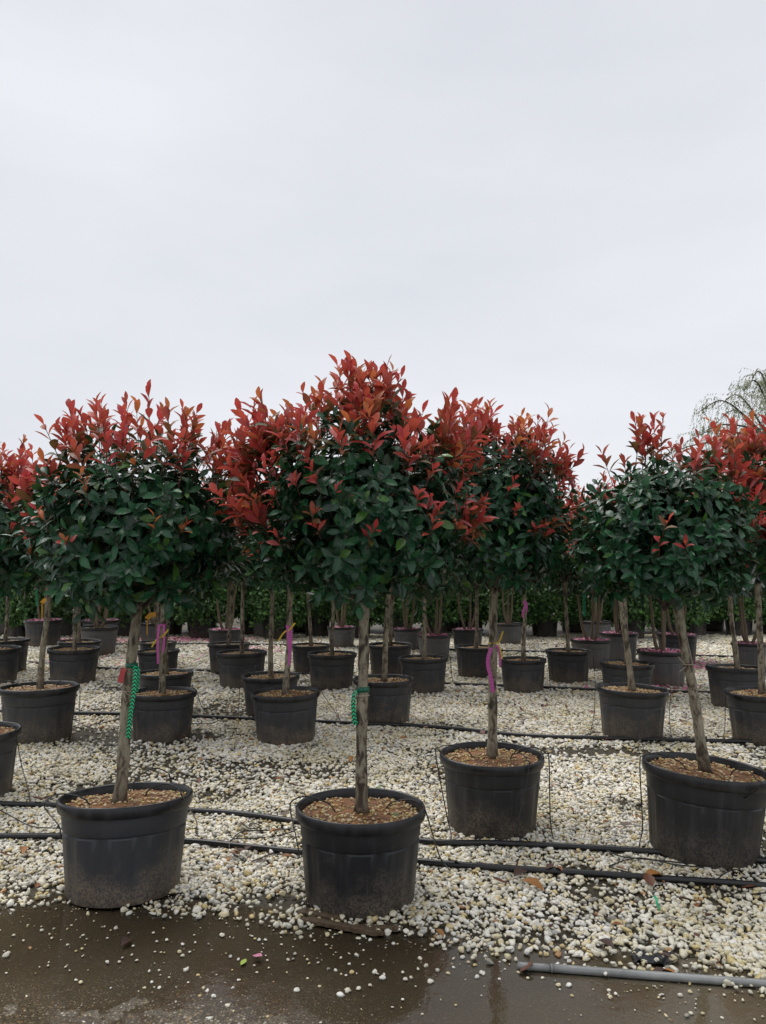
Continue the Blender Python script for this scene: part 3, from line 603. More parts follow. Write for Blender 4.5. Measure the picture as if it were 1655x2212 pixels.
for idx, (k, (cx, cy, W, tt)) in enumerate(ROW.items()):
    p, s = POS[k]
    if k in LAB: lab, grp = LAB[k], ('potted trees by the puddle' if k in 'ABCD' or k in ('E', 'E2') else 'potted trees in the second row')
    elif k in ROW2: lab, grp = 'red-topped potted tree with untagged bare trunk in the second row behind the puddle', 'potted trees in the second row'
    else: lab, grp = 'small red-topped potted tree with untagged trunk in the far rows before the shrubs', 'potted trees in the far rows'
    root = empty('potted_tree', p, lab, 'potted tree', grp); TREES[k] = root
    g = random.Random(idx * 7 + 1); tl = TILT.get(k, (g.uniform(-.012, .012), g.uniform(-.02, .02)))
    add_pot(root, s, tl, g.uniform(0, 6.28), idx % 3, .015 if k in 'AD' else .012, POT if k in 'BCD' else POTD)
    soil = Vector((0, 0, .392 * s)); soil.x += math.sin(tl[1]) * .37
    topz = TOPZ.get(k, 1.36 + g.uniform(-.04, .05)); tp = at_y(tt[0], tt[1], p.y); tpl = Vector((tp.x - p.x, g.uniform(-.02, .02), topz))
    ax = tpl - soil; h = ax.length; q = Vector((0, 0, 1)).rotation_difference(ax)
    t = obj('trunk', trunk_mesh(idx if k in 'ABCD' else 50 + idx % 5, h), root); t.rotation_mode = 'QUATERNION'; t.rotation_quaternion = q; t.location = soil - Vector((0, 0, .01))
    if k not in 'ABCDEF' and k not in 'GHIJK': t.scale = (.92, .92, 1)
    dat = FRONT.get(k) or VAR[idx % 4]; nl = 300 if k in ('A', 'B', 'C', 'D', 'E', 'E2') else (110 if k in 'FGHIJK' or k == 'Mx' else 0)
    bpy.context.view_layer.update()
    cs = CROWN_S.get(k, g.uniform(.93, 1.05)); rz = 0 if k in FRONT else  g.uniform(0, 6.28)
    c = build_crown(root, dat, tpl - Vector(({'D': .075, 'B': .02}.get(k, 0), 0, .02)), rz, cs if k in FRONT else (cs * g.uniform(.9, 1.08), cs * g.uniform(.9, 1.08), cs * g.uniform(.88, 1.1)), (0, 0) if k in FRONT else (g.uniform(-.1, .1), g.uniform(-.1, .1)), nl, (0, 0, CAM_H))
    for b in dat['br'][: 9 if k in 'ABCDEFGHIJK' else 5]:
        o = obj('branch', b, t); o.matrix_parent_inverse = (Matrix.Translation(t.location) @ q.to_matrix().to_4x4() @ Matrix.Diagonal((*t.scale, 1))).inverted(); o.matrix_basis = c.matrix_basis
# ------------------------------------------------------------------ multi-stemmed shrubs behind
def bush(seed, rad, n, leaf, pal, cz=0.0, sym=False, upb=.3):
    g = np.random.default_rng(seed); rad = np.array(rad); P = unit(g.normal(0, 1, (n, 3))); P[:, 2] = np.where(P[:, 2] < -.6, -P[:, 2], P[:, 2])
    lump = .78 + .42 * np.array([float(vnoise(np.array([p[0] * 3 + seed]), np.array([p[1] * 3 + p[2] * 4]), seed)[0]) for p in P])
    rr_ = lump * (1 - .45 * g.random(n) ** 2.2); X = P * rad * rr_[:, None] + np.array([0, 0, cz])
    D = unit(P * .5 + g.normal(0, .6, (n, 3)) + np.array([0, 0, .1])); N = P + np.array([0, 0, upb]) + g.normal(0, .45, (n, 3)); Ln = leaf * g.uniform(.7, 1.3, n)
    col = np.array(pal)[g.integers(0, len(pal), n)] * g.uniform(.7, 1.3, (n, 1))
    return dict(P=X, D=D, N=N, L=Ln, W=Ln * .5, curl=g.uniform(0, .3, n), fold=g.uniform(.1, .4, n), col=col)
CAM_G = [(.022, .062, .030), (.016, .048, .024), (.035, .085, .03)]
CAMC = [leaves_mesh('crown', bush(60 + i, (.62, .60, .58), 2800, .10, CAM_G), M['leaf']) for i in range(3)]
def stems_set(seed):
    g = random.Random(seed); o = []
    for i in range(g.choice((3, 3, 4))):
        a = i * 2.1 + g.uniform(-.4, .4); r = g.uniform(.08, .19)
        o.append(mesh_np('stem', *(lambda q: (q[0], [q[1], q[2]]))(tube_arr(catmull([Vector((.03 * math.cos(a), .03 * math.sin(a), 0)), Vector((r * .7 * math.cos(a), r * .7 * math.sin(a), .22 + g.uniform(-.06, .06))), Vector((r * math.cos(a) * .9, r * math.sin(a), .55)), Vector((r * 1.3 * math.cos(a), r * 1.2 * math.sin(a), 1.0))], 5), np.linspace(.026, .014, 16), 8, True, .08, g)), M['twig']))
    return o
STEMS = [stems_set(i) for i in range(4)]
def petal_arr(xy, z, size, g):
    n = len(xy); P = np.column_stack([xy, np.full(n, z) + g.random(n) * .012]); a = g.uniform(0, 6.28, n); D = np.stack([np.cos(a), np.sin(a), g.uniform(-.1, .35, n)], -1)
    N = np.tile([0, 0, 1.], (n, 1)) + g.normal(0, .3, (n, 3)); Ln = size * g.uniform(.7, 1.3, n); return dict(P=P, D=D, N=N, L=Ln, W=Ln * .9, curl=g.uniform(-.3, .1, n), fold=g.uniform(.1, .4, n), col=np.tile([.6, .2, .3], (n, 1)))
g = np.random.default_rng(5); xy = unit(g.normal(0, 1, (170, 2))) * (.262 * np.sqrt(g.random((170, 1))))
PETAL = leaves_mesh('petals', petal_arr(xy, .405, .045, g), M['petal'])
PINK = set('acdfhijknoqpr')
for idx, (k, v) in enumerate(SHR.items()):
    p, s = SPOS[k]
    if k in PINK and k not in 'd': lab, grp = 'multi-stemmed potted shrub with pink petals fallen on the soil of its pot', 'multi-stemmed shrubs with petals in their pots'
    else: lab, grp = 'multi-stemmed potted shrub with bare pale stems, no petals in its black pot', 'multi-stemmed shrubs without petals'
    root = empty('potted_shrub', p, lab, 'potted shrub', grp); gg = random.Random(idx)
    add_pot(root, s, (0, gg.uniform(-.02, .02)), gg.uniform(0, 6), idx % 3, 0, POTG if idx % 5 else POTD)
    if k in PINK and k != 'd': o = obj('petals', PETAL, root, kind='stuff'); o.scale = (s,) * 3; o.rotation_euler.z = gg.uniform(0, 6)
    rz = gg.uniform(0, 6.28)
    for m_ in STEMS[idx % 4]: o = obj('stem', m_, root); o.location = (0, 0, .37 * s); o.rotation_euler.z = rz
    c = obj('crown', CAMC[idx % 3], root, kind='stuff'); c.location = (0, 0, .37 * s + 1.12 + gg.uniform(-.05, .1)); c.rotation_euler.z = gg.uniform(0, 6); c.scale = (1, 1, gg.uniform(.95, 1.2))
# hedge shrubs
HG = [(.058, .15, .036), (.045, .12, .032), (.095, .20, .045), (.030, .085, .025)]
HED = [leaves_mesh('foliage', bush(80 + i, (.60, .56, .66), 3000, .088, HG), M['hedge']) for i in range(3)]
YG = [leaves_mesh('foliage', bush(90 + i, (.62, .6, .62), 2200, .075, [(.10, .20, .03), (.07, .15, .03), (.05, .11, .03)]), M['hedge']) for i in range(2)]
def hedge_shrub(x, y, fol, lab, grp, sc, zc, i, pot_s=1.0):
    root = empty('hedge_shrub', (x, y, 0), lab, 'shrub', grp); gg = random.Random(i)
    b = obj('pot', POT, root); b.scale = (pot_s,) * 3; obj('rim', RIM, b)
    c = obj('foliage', fol, root, kind='stuff'); c.location = (0, 0, zc); c.scale = sc; c.rotation_euler.z = gg.uniform(0, 6.28)
    st = obj('stem', STEMS[i % 4][0], root); st.location = (0, 0, .2); st.scale = (.6, .6, .5)
for i, (x, y) in enumerate(HEDGE):
    gg = random.Random(i + 9); hedge_shrub(x, y, HED[i % 3], 'dense dark green leafy shrub in black pot in the hedge row behind the trees', 'hedge shrubs behind the trees', (gg.uniform(.9, 1.15), 1, gg.uniform(.92, 1.12)), .70 + gg.uniform(-.04, .05), i)
for i, x in enumerate(np.arange(-9.5, 16, 1.25)):
    gg = random.Random(i + 99); hedge_shrub(x + gg.uniform(-.2, .2), 18.0 + gg.uniform(-.2, .5), HED[(i + 1) % 3], 'tall dark green shrub in the rearmost row, beyond the hedge row', 'rearmost tall shrubs', (1.35, 1.0, 1.9), 1.0, i)
for i, (cx, yy) in enumerate(((-40, 29), (8, 29), (48, 28.6), (90, 28.8), (130, 29.5), (-90, 29.5), (175, 29.5))):
    pt = at_y(cx, 1300, yy); hedge_shrub(pt.x, yy, YG[i % 2], 'bright yellow-green shrub in black pot across the pale road', 'shrubs across the road', (1, 1, .9), .95, i, 1.0)
# ------------------------------------------------------------------ irrigation pipes
def pipe(pts, rad, lab):
    P = [at_z(x, y) for x, y in pts]; P = [Vector((p.x, p.y, rad * 1.05 + .008)) for p in P]
    return tag(tube('irrigation_pipe', P, rad, M['pipe'], 10), lab, 'pipe', 'black irrigation pipes')
pipe([(-500, 1735), (-150, 1738), (0, 1745), (150, 1749), (400, 1759), (520, 1767), (640, 1784), (900, 1826), (1080, 1832), (1300, 1843), (1500, 1857), (1655, 1871), (2100, 1925)], .0165, 'black irrigation pipe touching the backs of the puddle-side pots')
pipe([(-500, 1812), (-150, 1815), (0, 1816), (150, 1817), (390, 1826), (520, 1838), (650, 1851), (900, 1872), (1080, 1886), (1300, 1900), (1450, 1911), (1655, 1926), (2100, 1975)], .0165, 'black irrigation pipe closest to the puddle, passing between the front pots')
pipe([(-500, 1530), (0, 1542), (160, 1546), (280, 1548), (420, 1553), (560, 1560), (700, 1566), (880, 1573), (980, 1580), (1080, 1591), (1180, 1598), (1320, 1602), (1500, 1607), (1655, 1610), (2000, 1622)], .019, 'thick black irrigation pipe in front of the second row of trees')
pipe([(-300, 1425), (30, 1432), (200, 1447), (420, 1452), (700, 1462), (960, 1481), (1140, 1488), (1260, 1494), (1420, 1499), (1560, 1502), (1800, 1508)], .020, 'black irrigation pipe running between second row and far rows')
pipe([(-200, 1384), (60, 1389), (250, 1395), (480, 1394), (700, 1398), (960, 1406), (1200, 1412), (1500, 1420), (1800, 1428)], .020, 'far black irrigation pipe before the multi-stemmed shrubs')
# ------------------------------------------------------------------ drip tubes (thin)
DL = {'A': 'of the red-tagged tree\'s tilted pot', 'B': 'of the pot on wood scraps', 'C': 'of the magenta-ribboned front tree\'s pot', 'D': 'of the mostly green tree\'s tilted pot', 'E': 'of the pot farthest from the pole', 'x': 'of a pot in the rows behind'}
def rim_pt(k, ang, r=.302, z=.437):
    p, s = POS[k]; a = R(ang); tl = TILT.get(k, (0, 0)); q = Euler((tl[0], tl[1], 0)).to_matrix() @ Vector((r * s * math.cos(a), r * s * math.sin(a), z * s)); return p + q
def drip(k, ang, end, mid=(), arc=.035, own='x', inner=.12, rad=.0034):
    a = ang; P = [rim_pt(k, a + 22, inner, .40), rim_pt(k, a + 14, inner + .03, .40 + arc), rim_pt(k, a + 5, .24, .425 + arc), rim_pt(k, a, .305, .44), rim_pt(k, a, .325, .40)]
    e = at_z(*end, .02); m0 = rim_pt(k, a, .325, .2)
    if not mid: P.append(m0.lerp(e, .35))
    for mx_, my_, mz_ in mid: P.append(at_z(mx_, my_, mz_))
    P.append(e)
    return tag(tube('drip_tube', P, rad, M['drip'], 6), 'thin black drip tube looped over the rim ' + DL.get(own, DL['x']), 'tube', 'drip tubes ' + own)
drip('A', 185, (130, 1812), [(128, 1785, .1)], own='A'); drip('A', -12, (428, 1812), [(425, 1775, .06), (424, 1800, .02), (450, 1826, .01)], own='A'); drip('A', 60, (400, 1757), own='A', arc=.05)
drip('B', 178, (628, 1850), [(640, 1810, .12), (646, 1852, .02)], own='B'); drip('B', -20, (972, 1880), [(950, 1850, .07)], own='B')
drip('C', 176, (974, 1826), [(965, 1760, .12), (974, 1800, .05)], own='C'); drip('C', -15, (1226, 1838), [(1190, 1785, .06), (1205, 1820, .01)], own='C'); drip('C', -60, (1125, 1835), [(1118, 1790, .12), (1140, 1815, .06)], own='C')
drip('D', 178, (1378, 1848), [(1388, 1780, .12), (1383, 1815, .04)], own='D'); drip('D', -70, (1588, 1858), [(1530, 1780, .2), (1560, 1830, .08)], own='D')
drip('E', -10, (66, 1742), [(46, 1650, .12), (62, 1710, .03)], own='E')
drip('F', 0, (170, 1545), own='x', arc=.05); drip('F', 180, (0, 1541)); drip('G', -5, (462, 1553), [(438, 1530, .08)]); drip('H', -5, (742, 1566), [(715, 1525, .1)]); drip('I', -60, (842, 1566), [(852, 1530, .2)]); drip('I', -30, (866, 1572), [(868, 1535, .12)])
drip('J', 180, (1272, 1600), [(1284, 1540, .1)]); drip('J', -5, (1452, 1606), [(1446, 1550, .1)]); drip('K', 182, (1560, 1606)); drip('M' + 'x', 175, (512, 1556)); drip('T', -10, (985, 1482)); drip('V', -10, (1190, 1492)); drip('N', -5, (212, 1446))
drip('P', -5, (578, 1456)); drip('W', -5, (1290, 1494)); drip('O2', -10, (60, 1438)); drip('R', 185, (655, 1460))
def loose(pts, lab, grp='loose drip tube coils', rad=.0034):
    P = [at_z(x, y) for x, y in pts]; g_ = random.Random(len(pts)); P = [Vector((p.x, p.y, .014 + g_.uniform(0, .03))) for p in P]
    tag(tube('drip_tube', P, rad, M['drip'], 6), lab, 'tube', grp)
loose([(0, 1762), (30, 1780), (70, 1800), (130, 1806), (148, 1808)], 'loose black drip tube on gravel left of the tilted pot with red-tagged tree')
loose([(490, 1836), (520, 1815), (580, 1800), (640, 1805), (600, 1812), (540, 1820), (500, 1832), (495, 1842)], 'tangled black drip tube on gravel between the two pots closest to the puddle')
loose([(520, 1790), (540, 1805), (562, 1796), (545, 1786), (526, 1800), (510, 1825)], 'small coil of black drip tube just behind the front pipe')
loose([(500, 1850), (530, 1868), (560, 1866), (600, 1846)], 'short curved drip tube in front of the front pipe')
loose([(1310, 1850), (1345, 1862), (1420, 1872), (1500, 1876), (1520, 1890), (1460, 1885), (1380, 1868), (1320, 1878), (1330, 1890), (1400, 1905)], 'looped black drip tube lying between the two front pipes by the tilted pot')
loose([(1610, 1908), (1590, 1896), (1560, 1904), (1545, 1925), (1600, 1938), (1660, 1945)], 'black drip tube curl crossing the front pipe near its right end')
loose([(1080, 1590), (1060, 1580), (1040, 1592), (990, 1572), (930, 1566), (915, 1576)], 'drip tube tangle on thick pipe behind the magenta-ribboned front tree')
loose([(1200, 1612), (1240, 1603), (1290, 1590), (1350, 1598), (1420, 1612), (1490, 1596), (1440, 1620)], 'drip tube tangle over thick pipe behind the mostly green tree')
loose([(480, 1552), (470, 1566), (430, 1572), (300, 1562), (260, 1546)], 'drip tube tangle on dark soil behind the red-tagged tree')
loose([(160, 1548), (180, 1570), (260, 1560), (330, 1548)], 'thin drip tube sagging below the thick pipe at its left end')
# ------------------------------------------------------------------ ribbons, ties, tags
def trunk_at(k, py):
    """world point on the trunk axis of tree k at picture height py"""
    root = TREES[k]; t = [c for c in root.children if c.name.startswith('trunk')][0]; q = t.rotation_quaternion
    lo, hi = 0.0, 1.3
    for _ in range(30):
        m_ = (lo + hi) / 2; w_ = root.location + t.location + q @ Vector((0, 0, m_))
        if proj(w_)[1] > py: lo = m_
        else: hi = m_
    return w_
def strip(name, pts, wd, mat, side=Vector((1, 0, 0)), twist=0.0, parent=None, th=.0012):
    P = catmull(pts, 6); n = len(P); V = []; uv = []; ln = 0
    for i, p in enumerate(P):
        if i: ln += (p - P[i - 1]).length
        a = twist * i / n; d = (P[min(i + 1, n - 1)] - P[max(i - 1, 0)]).normalized(); s = (side - d * side.dot(d)).normalized(); s = Matrix.Rotation(a, 3, d) @ s; nn = d.cross(s)
        for u, w_, o in ((0, -.5, .5), (1, .5, .5), (1, .5, -.5), (0, -.5, -.5)): V.append(p + s * wd * w_ + nn * th * o); uv.append((u, ln))
    Q = [(i * 4 + k, i * 4 + (k + 1) % 4, (i + 1) * 4 + (k + 1) % 4, (i + 1) * 4 + k) for i in range(n - 1) for k in range(4)] + [(0, 3, 2, 1), ((n - 1) * 4, (n - 1) * 4 + 1, (n - 1) * 4 + 2, (n - 1) * 4 + 3)]
    return obj(name, mesh_np(name, np.array([tuple(v) for v in V]), [np.array(Q)], mat, smooth=False, uv=np.array(uv)), parent)
def ring(name, c, r, ht, mat, parent=None, tilt=.06):
    V, uv = [], []
    for j in range(25):
        t = 2 * math.pi * j / 24
        for z, rr_ in ((-.5, r), (.5, r), (.5, r - .002), (-.5, r - .002)): V.append((c.x + rr_ * math.cos(t), c.y + rr_ * math.sin(t), c.z + z * ht + tilt * rr_ * math.cos(t + 1))); uv.append((z + .5, t * r))
    Q = [(i * 4 + k, i * 4 + (k + 1) % 4, (i + 1) * 4 + (k + 1) % 4, (i + 1) * 4 + k) for i in range(24) for k in range(4)]
    return obj(name, mesh_np(name, np.array(V), [np.array(Q)], mat, uv=np.array(uv)), parent)
def world_parent(o, root): o.parent = root; o.matrix_parent_inverse = Matrix.Translation(root.location).inverted()
def bound(name, k, py, lab, cat, pieces):
    c = trunk_at(k, py); root = empty(name, c, lab, cat)
    for o in pieces(c): world_parent(o, root)
def off(c, x, y, z): return c + Vector((x, y, z))
cA = trunk_at('A', 1437); cA2 = trunk_at('A', 1575)
bound('marking_ribbon', 'A', 1437, 'bright green and black zigzag ribbon hanging down the red-tagged trunk', 'ribbon', lambda c: [
    ring('band', c, .030, .022, M['band']), strip('tail', [off(c, .022, -.024, .0), off(c, .030, -.040, -.03), off(c, .026, -.045, -.12), off(c, .014, -.046, -.22), off(c, .006, -.043, -.30), off(c, .003, -.040, -.335)], .021, M['zig'], twist=.15),
    strip('tail', [off(c, .028, -.02, .0), off(c, .042, -.03, -.02), off(c, .042, -.034, -.07), off(c, .038, -.034, -.12)], .014, M['zig'], twist=-.3)])
bound('plant_tag', 'A', 1470, 'small plain red plastic tag on pale twine tied to the trunk', 'tag', lambda c: [
    strip('tag', [off(c, -.018, -.032, .062), off(c, -.026, -.036, .045), off(c, -.036, -.038, -.005)], .026, M['red_tag'], twist=.1), tube('twine', [off(c, -.036, -.038, -.006), off(c, -.025, -.036, -.045), off(c, .01, -.036, -.046), off(c, .03, -.02, -.044)], .0016, M['twine'], 5),
    tube('twine', [off(c, -.026, -.037, -.044), off(c, -.012, -.038, -.075), off(c, -.008, -.038, -.09)], .0014, M['twine'], 5), tube('twine', [off(c, -.02, -.037, -.045), off(c, .012, -.038, -.066), off(c, .03, -.024, -.07)], .0014, M['twine'], 5)])
bound('marking_ribbon', 'B', 1489, 'dark green zigzag band with short tail round the trunk standing over wood scraps', 'ribbon', lambda c: [
    ring('band', c, .0305, .024, M['band']), strip('tail', [off(c, -.028, -.012, -.004), off(c, -.040, -.018, -.025), off(c, -.043, -.02, -.07), off(c, -.040, -.02, -.12), off(c, -.032, -.018, -.16)], .021, M['zig'], twist=.2)])
bound('twine', 'B', 1502, 'white twine loop under the dark green zigzag band', 'twine', lambda c: [ring('loop', c, .031, .004, M['twine']), tube('loose_end', [off(c, -.03, -.02, 0), off(c, -.036, -.026, .03), off(c, -.03, -.02, .05)], .0014, M['twine'], 5), tube('loose_end', [off(c, -.03, -.02, 0), off(c, -.05, -.03, -.03)], .0014, M['twine'], 5)])
bound('marking_ribbon', 'C', 1396, 'magenta ribbon trailing down the trunk under a yellow tie', 'ribbon', lambda c: [
    ring('band', c, .029, .016, M['mag']), strip('tail', [off(c, -.015, -.032, -.005), off(c, -.034, -.035, -.06), off(c, -.036, -.034, -.11), off(c, -.022, -.036, -.17), off(c, -.012, -.036, -.23), off(c, -.008, -.034, -.265)], .022, M['mag'], twist=.5), strip('tail', [off(c, .024, -.02, 0), off(c, .036, -.028, -.05), off(c, .036, -.03, -.12)], .014, M['mag'], twist=.8)])
bound('yellow_tie', 'C', 1389, 'yellow plastic tie knotted round the magenta-ribboned front trunk', 'tie', lambda c: [
    ring('loop', c, .0305, .007, M['yellow']), strip('loose_end', [off(c, .026, -.024, 0), off(c, .04, -.03, .03), off(c, .055, -.032, .072)], .008, M['yellow']), strip('loose_end', [off(c, .026, -.026, 0), off(c, .036, -.032, -.03), off(c, .048, -.032, -.09)], .008, M['yellow'])])
for k, py, lb in (('H', 1352, 'long magenta ribbon hanging on the trunk behind the wood-scrap tree'), ('G', 1350, 'long magenta ribbon hanging on the trunk directly behind the red-tagged tree'), ('V', 1300, 'magenta tape wound high on a thin far trunk')):
    ll = 1 if k != 'V' else .55
    bound('marking_ribbon', k, py, lb, 'ribbon', lambda c: [ring('band', c, .029, .02, M['mag']), strip('tail', [off(c, -.008 * (1 if k != 'G' else 3), -.032, 0), off(c, .0 if k != 'G' else -.03, -.04, -.1 * ll), off(c, .012 if k == 'H' else -.028, -.042, -.22 * ll), off(c, .008 if k == 'H' else -.024, -.04, -.34 * ll)], .024, M['mag'], twist=.5), strip('tail', [off(c, .02, -.03, 0), off(c, .024, -.034, -.12 * ll), off(c, .016, -.034, -.24 * ll)], .02, M['mag'], twist=-.5)])
for k, py, lb in (('H', 1362, 'yellow tie with diagonal loose ends on the trunk behind the wood-scrap tree'), ('G', 1376, 'yellow tie with loose end on the trunk directly behind the red-tagged tree')):
    bound('yellow_tie', k, py, lb, 'tie', lambda c: [ring('loop', c, .031, .008, M['yellow']), strip('loose_end', [off(c, -.02, -.034, 0), off(c, -.05, -.04, -.03), off(c, -.085, -.04, -.085)], .013, M['yellow']), strip('loose_end', [off(c, .0, -.036, 0), off(c, .03, -.04, .03), off(c, .06, -.04, .07)], .013, M['yellow'])])
bound('twine', 'D', 1435, 'white twine with loose ends tied round the leaning trunk', 'twine', lambda c: [ring('loop', c, .029, .003, M['twine']), tube('loose_end', [off(c, -.02, -.024, 0), off(c, -.05, -.03, .03), off(c, -.06, -.03, .045)], .0016, M['twine'], 5), tube('loose_end', [off(c, -.02, -.024, -.01), off(c, -.055, -.03, -.035)], .0016, M['twine'], 5)])
def spiral(cx, y0, y1, Y, lab):
    a, b = at_y(cx, y0, Y), at_y(cx, y1, Y); n = 60; P = [a.lerp(b, i / n) + Vector((.018 * math.sin(i * 1.4), .018 * math.cos(i * 1.4), 0)) for i in range(n + 1)]
    tag(tube('green_tape', P, .009, M['green'], 5, None, 0), lab, 'tape', 'green tape spirals')
for cx, y0, y1, kk in ((437, 1285, 1325, 'e'), (1262, 1282, 1330, 'n'), (1285, 1262, 1300, 'o'), (80, 1262, 1310, 'a')):
    spiral(cx, y0, y1, SPOS[kk][0].y - .25, 'green tape spiral hanging by the stems of a far multi-stemmed shrub')
def stake(k, cx, y0, y1, lab):
    p, s = SPOS[k] if k in SPOS else POS[k]; Y = p.y - .15 * s; a, b = at_y(cx, y0, Y), at_y(cx, y1, Y); r = empty('plant_label', b, lab, 'plant label', 'orange plant labels')
    o1 = strip('stake', [b, b.lerp(a, .5), a], .018, M['orange'], th=.004); o2 = strip('flag', [a + Vector((-.01, 0, -.01)), a + Vector((.05, 0, .05)), a + Vector((.13, 0, .06))], .07, M['orange'], Vector((0, 0, 1)), th=.004)
    for o in (o1, o2): world_parent(o, r)
stake('a', 91, 1302, 1336, 'orange plant label on a stake in a petal-strewn pot near the road'); stake('Y3', 318, 1336, 1372, 'orange plant label on a tall stake behind the red-tagged tree')
# ------------------------------------------------------------------ small things on the ground
a, b = at_z(1118, 2086, .018), at_z(1990, 2150, .018)
sp = empty('steel_pole', a, 'grey galvanised steel pole lying in the puddle along the gravel edge', 'pole')
d = (b - a).normalized()
o = tube('pole', [a + d * .125, a.lerp(b, .4), b], .0155, M['steel'], 14, None, 4); world_parent(o, sp); o = tube('sleeve', [a, a + d * .06, a + d * .125], .0140, M['steel'], 14, None, 2); world_parent(o, sp)
o = tube('collar', [a + d * .122, a + d * .130], .0165, M['steel'], 14, None, 0); world_parent(o, sp)
def plank(p0, p1, wd, th, lab, seed):
    A_, B_ = at_z(*p0, .022), at_z(*p1, .022); d = B_ - A_; L_ = d.length; g_ = np.random.default_rng(seed); n = 24; V = []
    sd = Vector((-d.y, d.x, 0)).normalized()
    for i in range(n + 1):
        f = i / n; c = A_.lerp(B_, f); e = 1 - .55 * max(0, abs(f - .5) * 2 - .8) / .2
        for j, (u, z) in enumerate(((-.5, -.5), (-.48, .35), (-.15, .5), (.2, .42), (.5, .3), (.5, -.5))): V.append(tuple(c + sd * (u * wd * e + g_.normal(0, wd * .05)) + Vector((0, 0, z * th * e + g_.normal(0, th * .10)))))
    Q = np.array([(i * 6 + k, i * 6 + (k + 1) % 6, (i + 1) * 6 + (k + 1) % 6, (i + 1) * 6 + k) for i in range(n) for k in range(6)]); V = np.array(V); m_ = len(V); V = np.vstack([V, A_, B_])
    T = np.array([(m_, (k + 1) % 6, k) for k in range(6)] + [(m_ + 1, n * 6 + k, n * 6 + (k + 1) % 6) for k in range(6)])
    tag(obj('wood_scrap', mesh_np('wood_scrap', V, [Q, T], M['wood'], smooth=False)), lab, 'wood', 'wood scraps under the pot')
plank((652, 1984), (830, 2016), .038, .018, 'long splintered wood scrap under the middle front pot, sticking out towards the puddle', 1); plank((770, 2004), (868, 2004), .034, .016, 'short wood scrap poking out right under the middle front pot', 2); plank((640, 1966), (740, 1985), .04, .016, 'dark wood scrap behind the long splintered one', 3)
PEB = []
for i in range(6):
    v, f = stone_arr(100 + i, 2); PEB.append(mesh_np('pebble', v, [f], M['stone']))
PEBPX = [(13, 2064, 10), (18, 2058, 7), (142, 2088, 5), (175, 2121, 7), (232, 2078, 7), (258, 2077, 6), (285, 2062, 5), (312, 2133, 6), (328, 2121, 6), (345, 2133, 7), (403, 2095, 10), (440, 2133, 6), (448, 2140, 7), (432, 2150, 6), (462, 2152, 9), (492, 2172, 9), (455, 2200, 9), (395, 2064, 7), (388, 2056, 7),
 (498, 2066, 6), (515, 2072, 6), (554, 2065, 5), (620, 2058, 4), (668, 2080, 5), (664, 2072, 5), (710, 2092, 6), (725, 2096, 7), (748, 2106, 5), (770, 2063, 8), (785, 2052, 5), (810, 2100, 9), (826, 2112, 10), (870, 2100, 6), (875, 2115, 8), (888, 2112, 8), (908, 2070, 8), (920, 2086, 8), (930, 2120, 10), (945, 2096, 8), (962, 2050, 6), (968, 2102, 7), (980, 2089, 6), (1012, 2078, 6), (1026, 2084, 7), (1050, 2072, 5),
 (640, 2139, 10), (735, 2150, 12), (752, 2140, 11), (760, 2100, 8), (775, 2135, 8), (800, 2128, 7), (690, 2130, 6), (848, 2175, 5), (870, 2158, 6), (912, 2190, 5), (985, 2170, 5), (1207, 2128, 9), (1230, 2128, 10), (1172, 2112, 6), (1315, 2139, 7), (1318, 2154, 8), (1330, 2146, 6), (1470, 2150, 9), (1490, 2142, 8), (1483, 2194, 9), (1492, 2188, 8), (1544, 2120, 6), (1570, 2105, 8), (1600, 2095, 9), (1620, 2106, 8), (1552, 2090, 9), (1580, 2075, 9),
 (1030, 2110, 8), (1042, 2102, 9), (1000, 2068, 9), (1090, 2075, 7), (1120, 2100, 6), (1140, 2112, 6), (1290, 2062, 12), (1265, 2072, 10), (1310, 2075, 9), (1340, 2082, 9), (1225, 2070, 9), (1205, 2050, 10), (1180, 2062, 9), (1410, 2095, 8), (1440, 2088, 9), (1460, 2100, 8), (1390, 2080, 9), (705, 2040, 5), (560, 2030, 6), (480, 2020, 8), (360, 2030, 6), (180, 2020, 6), (90, 2010, 7), (30, 2020, 6), (250, 2005, 7), (610, 2015, 8), (850, 2038, 7), (935, 2030, 8), (890, 2016, 9), (800, 2030, 7)]
rg = random.Random(8)
for _ in range(120): 
    x = rg.uniform(-60, 1700); lo_ = np.interp(x, [0, 650, 900, 1655], [1990, 2020, 2040, 2130]); PEBPX.append((x, lo_ + abs(rg.gauss(0, 55)), rg.uniform(3, 6)))
for i, (x, y, sz) in enumerate(PEBPX):
    p = at_z(x, y, .01); r = sz * .68 / F * p.y
    o = obj('pebble', PEB[i % 6]); o.location = (p.x, p.y, .006 + r * .42); o.scale = (r, r, r); o.rotation_euler = (rg.uniform(-.2, .2), rg.uniform(-.2, .2), rg.uniform(0, 6.28))
    tag(o, 'loose pale pebble lying on the wet tarmac beyond the gravel edge', 'pebble', 'loose pebbles on the tarmac')
DC = [(.11, .035, .014), (.065, .022, .012), (.20, .075, .022), (.05, .022, .014), (.30, .13, .03)]
def dead(col, curl, fold):
    z = np.zeros((1, 3)); return leaves_mesh('fallen_leaf', dict(P=z, D=np.array([[1., 0, 0]]), N=np.array([[0, 0, 1.]]), L=np.array([1.]), W=np.array([.5]), curl=np.array([curl]), fold=np.array([fold]), col=np.array([col])), M['dead'])
DM = [dead(c, -.25 + .12 * i, .3 + .1 * i) for i, c in enumerate(DC)]
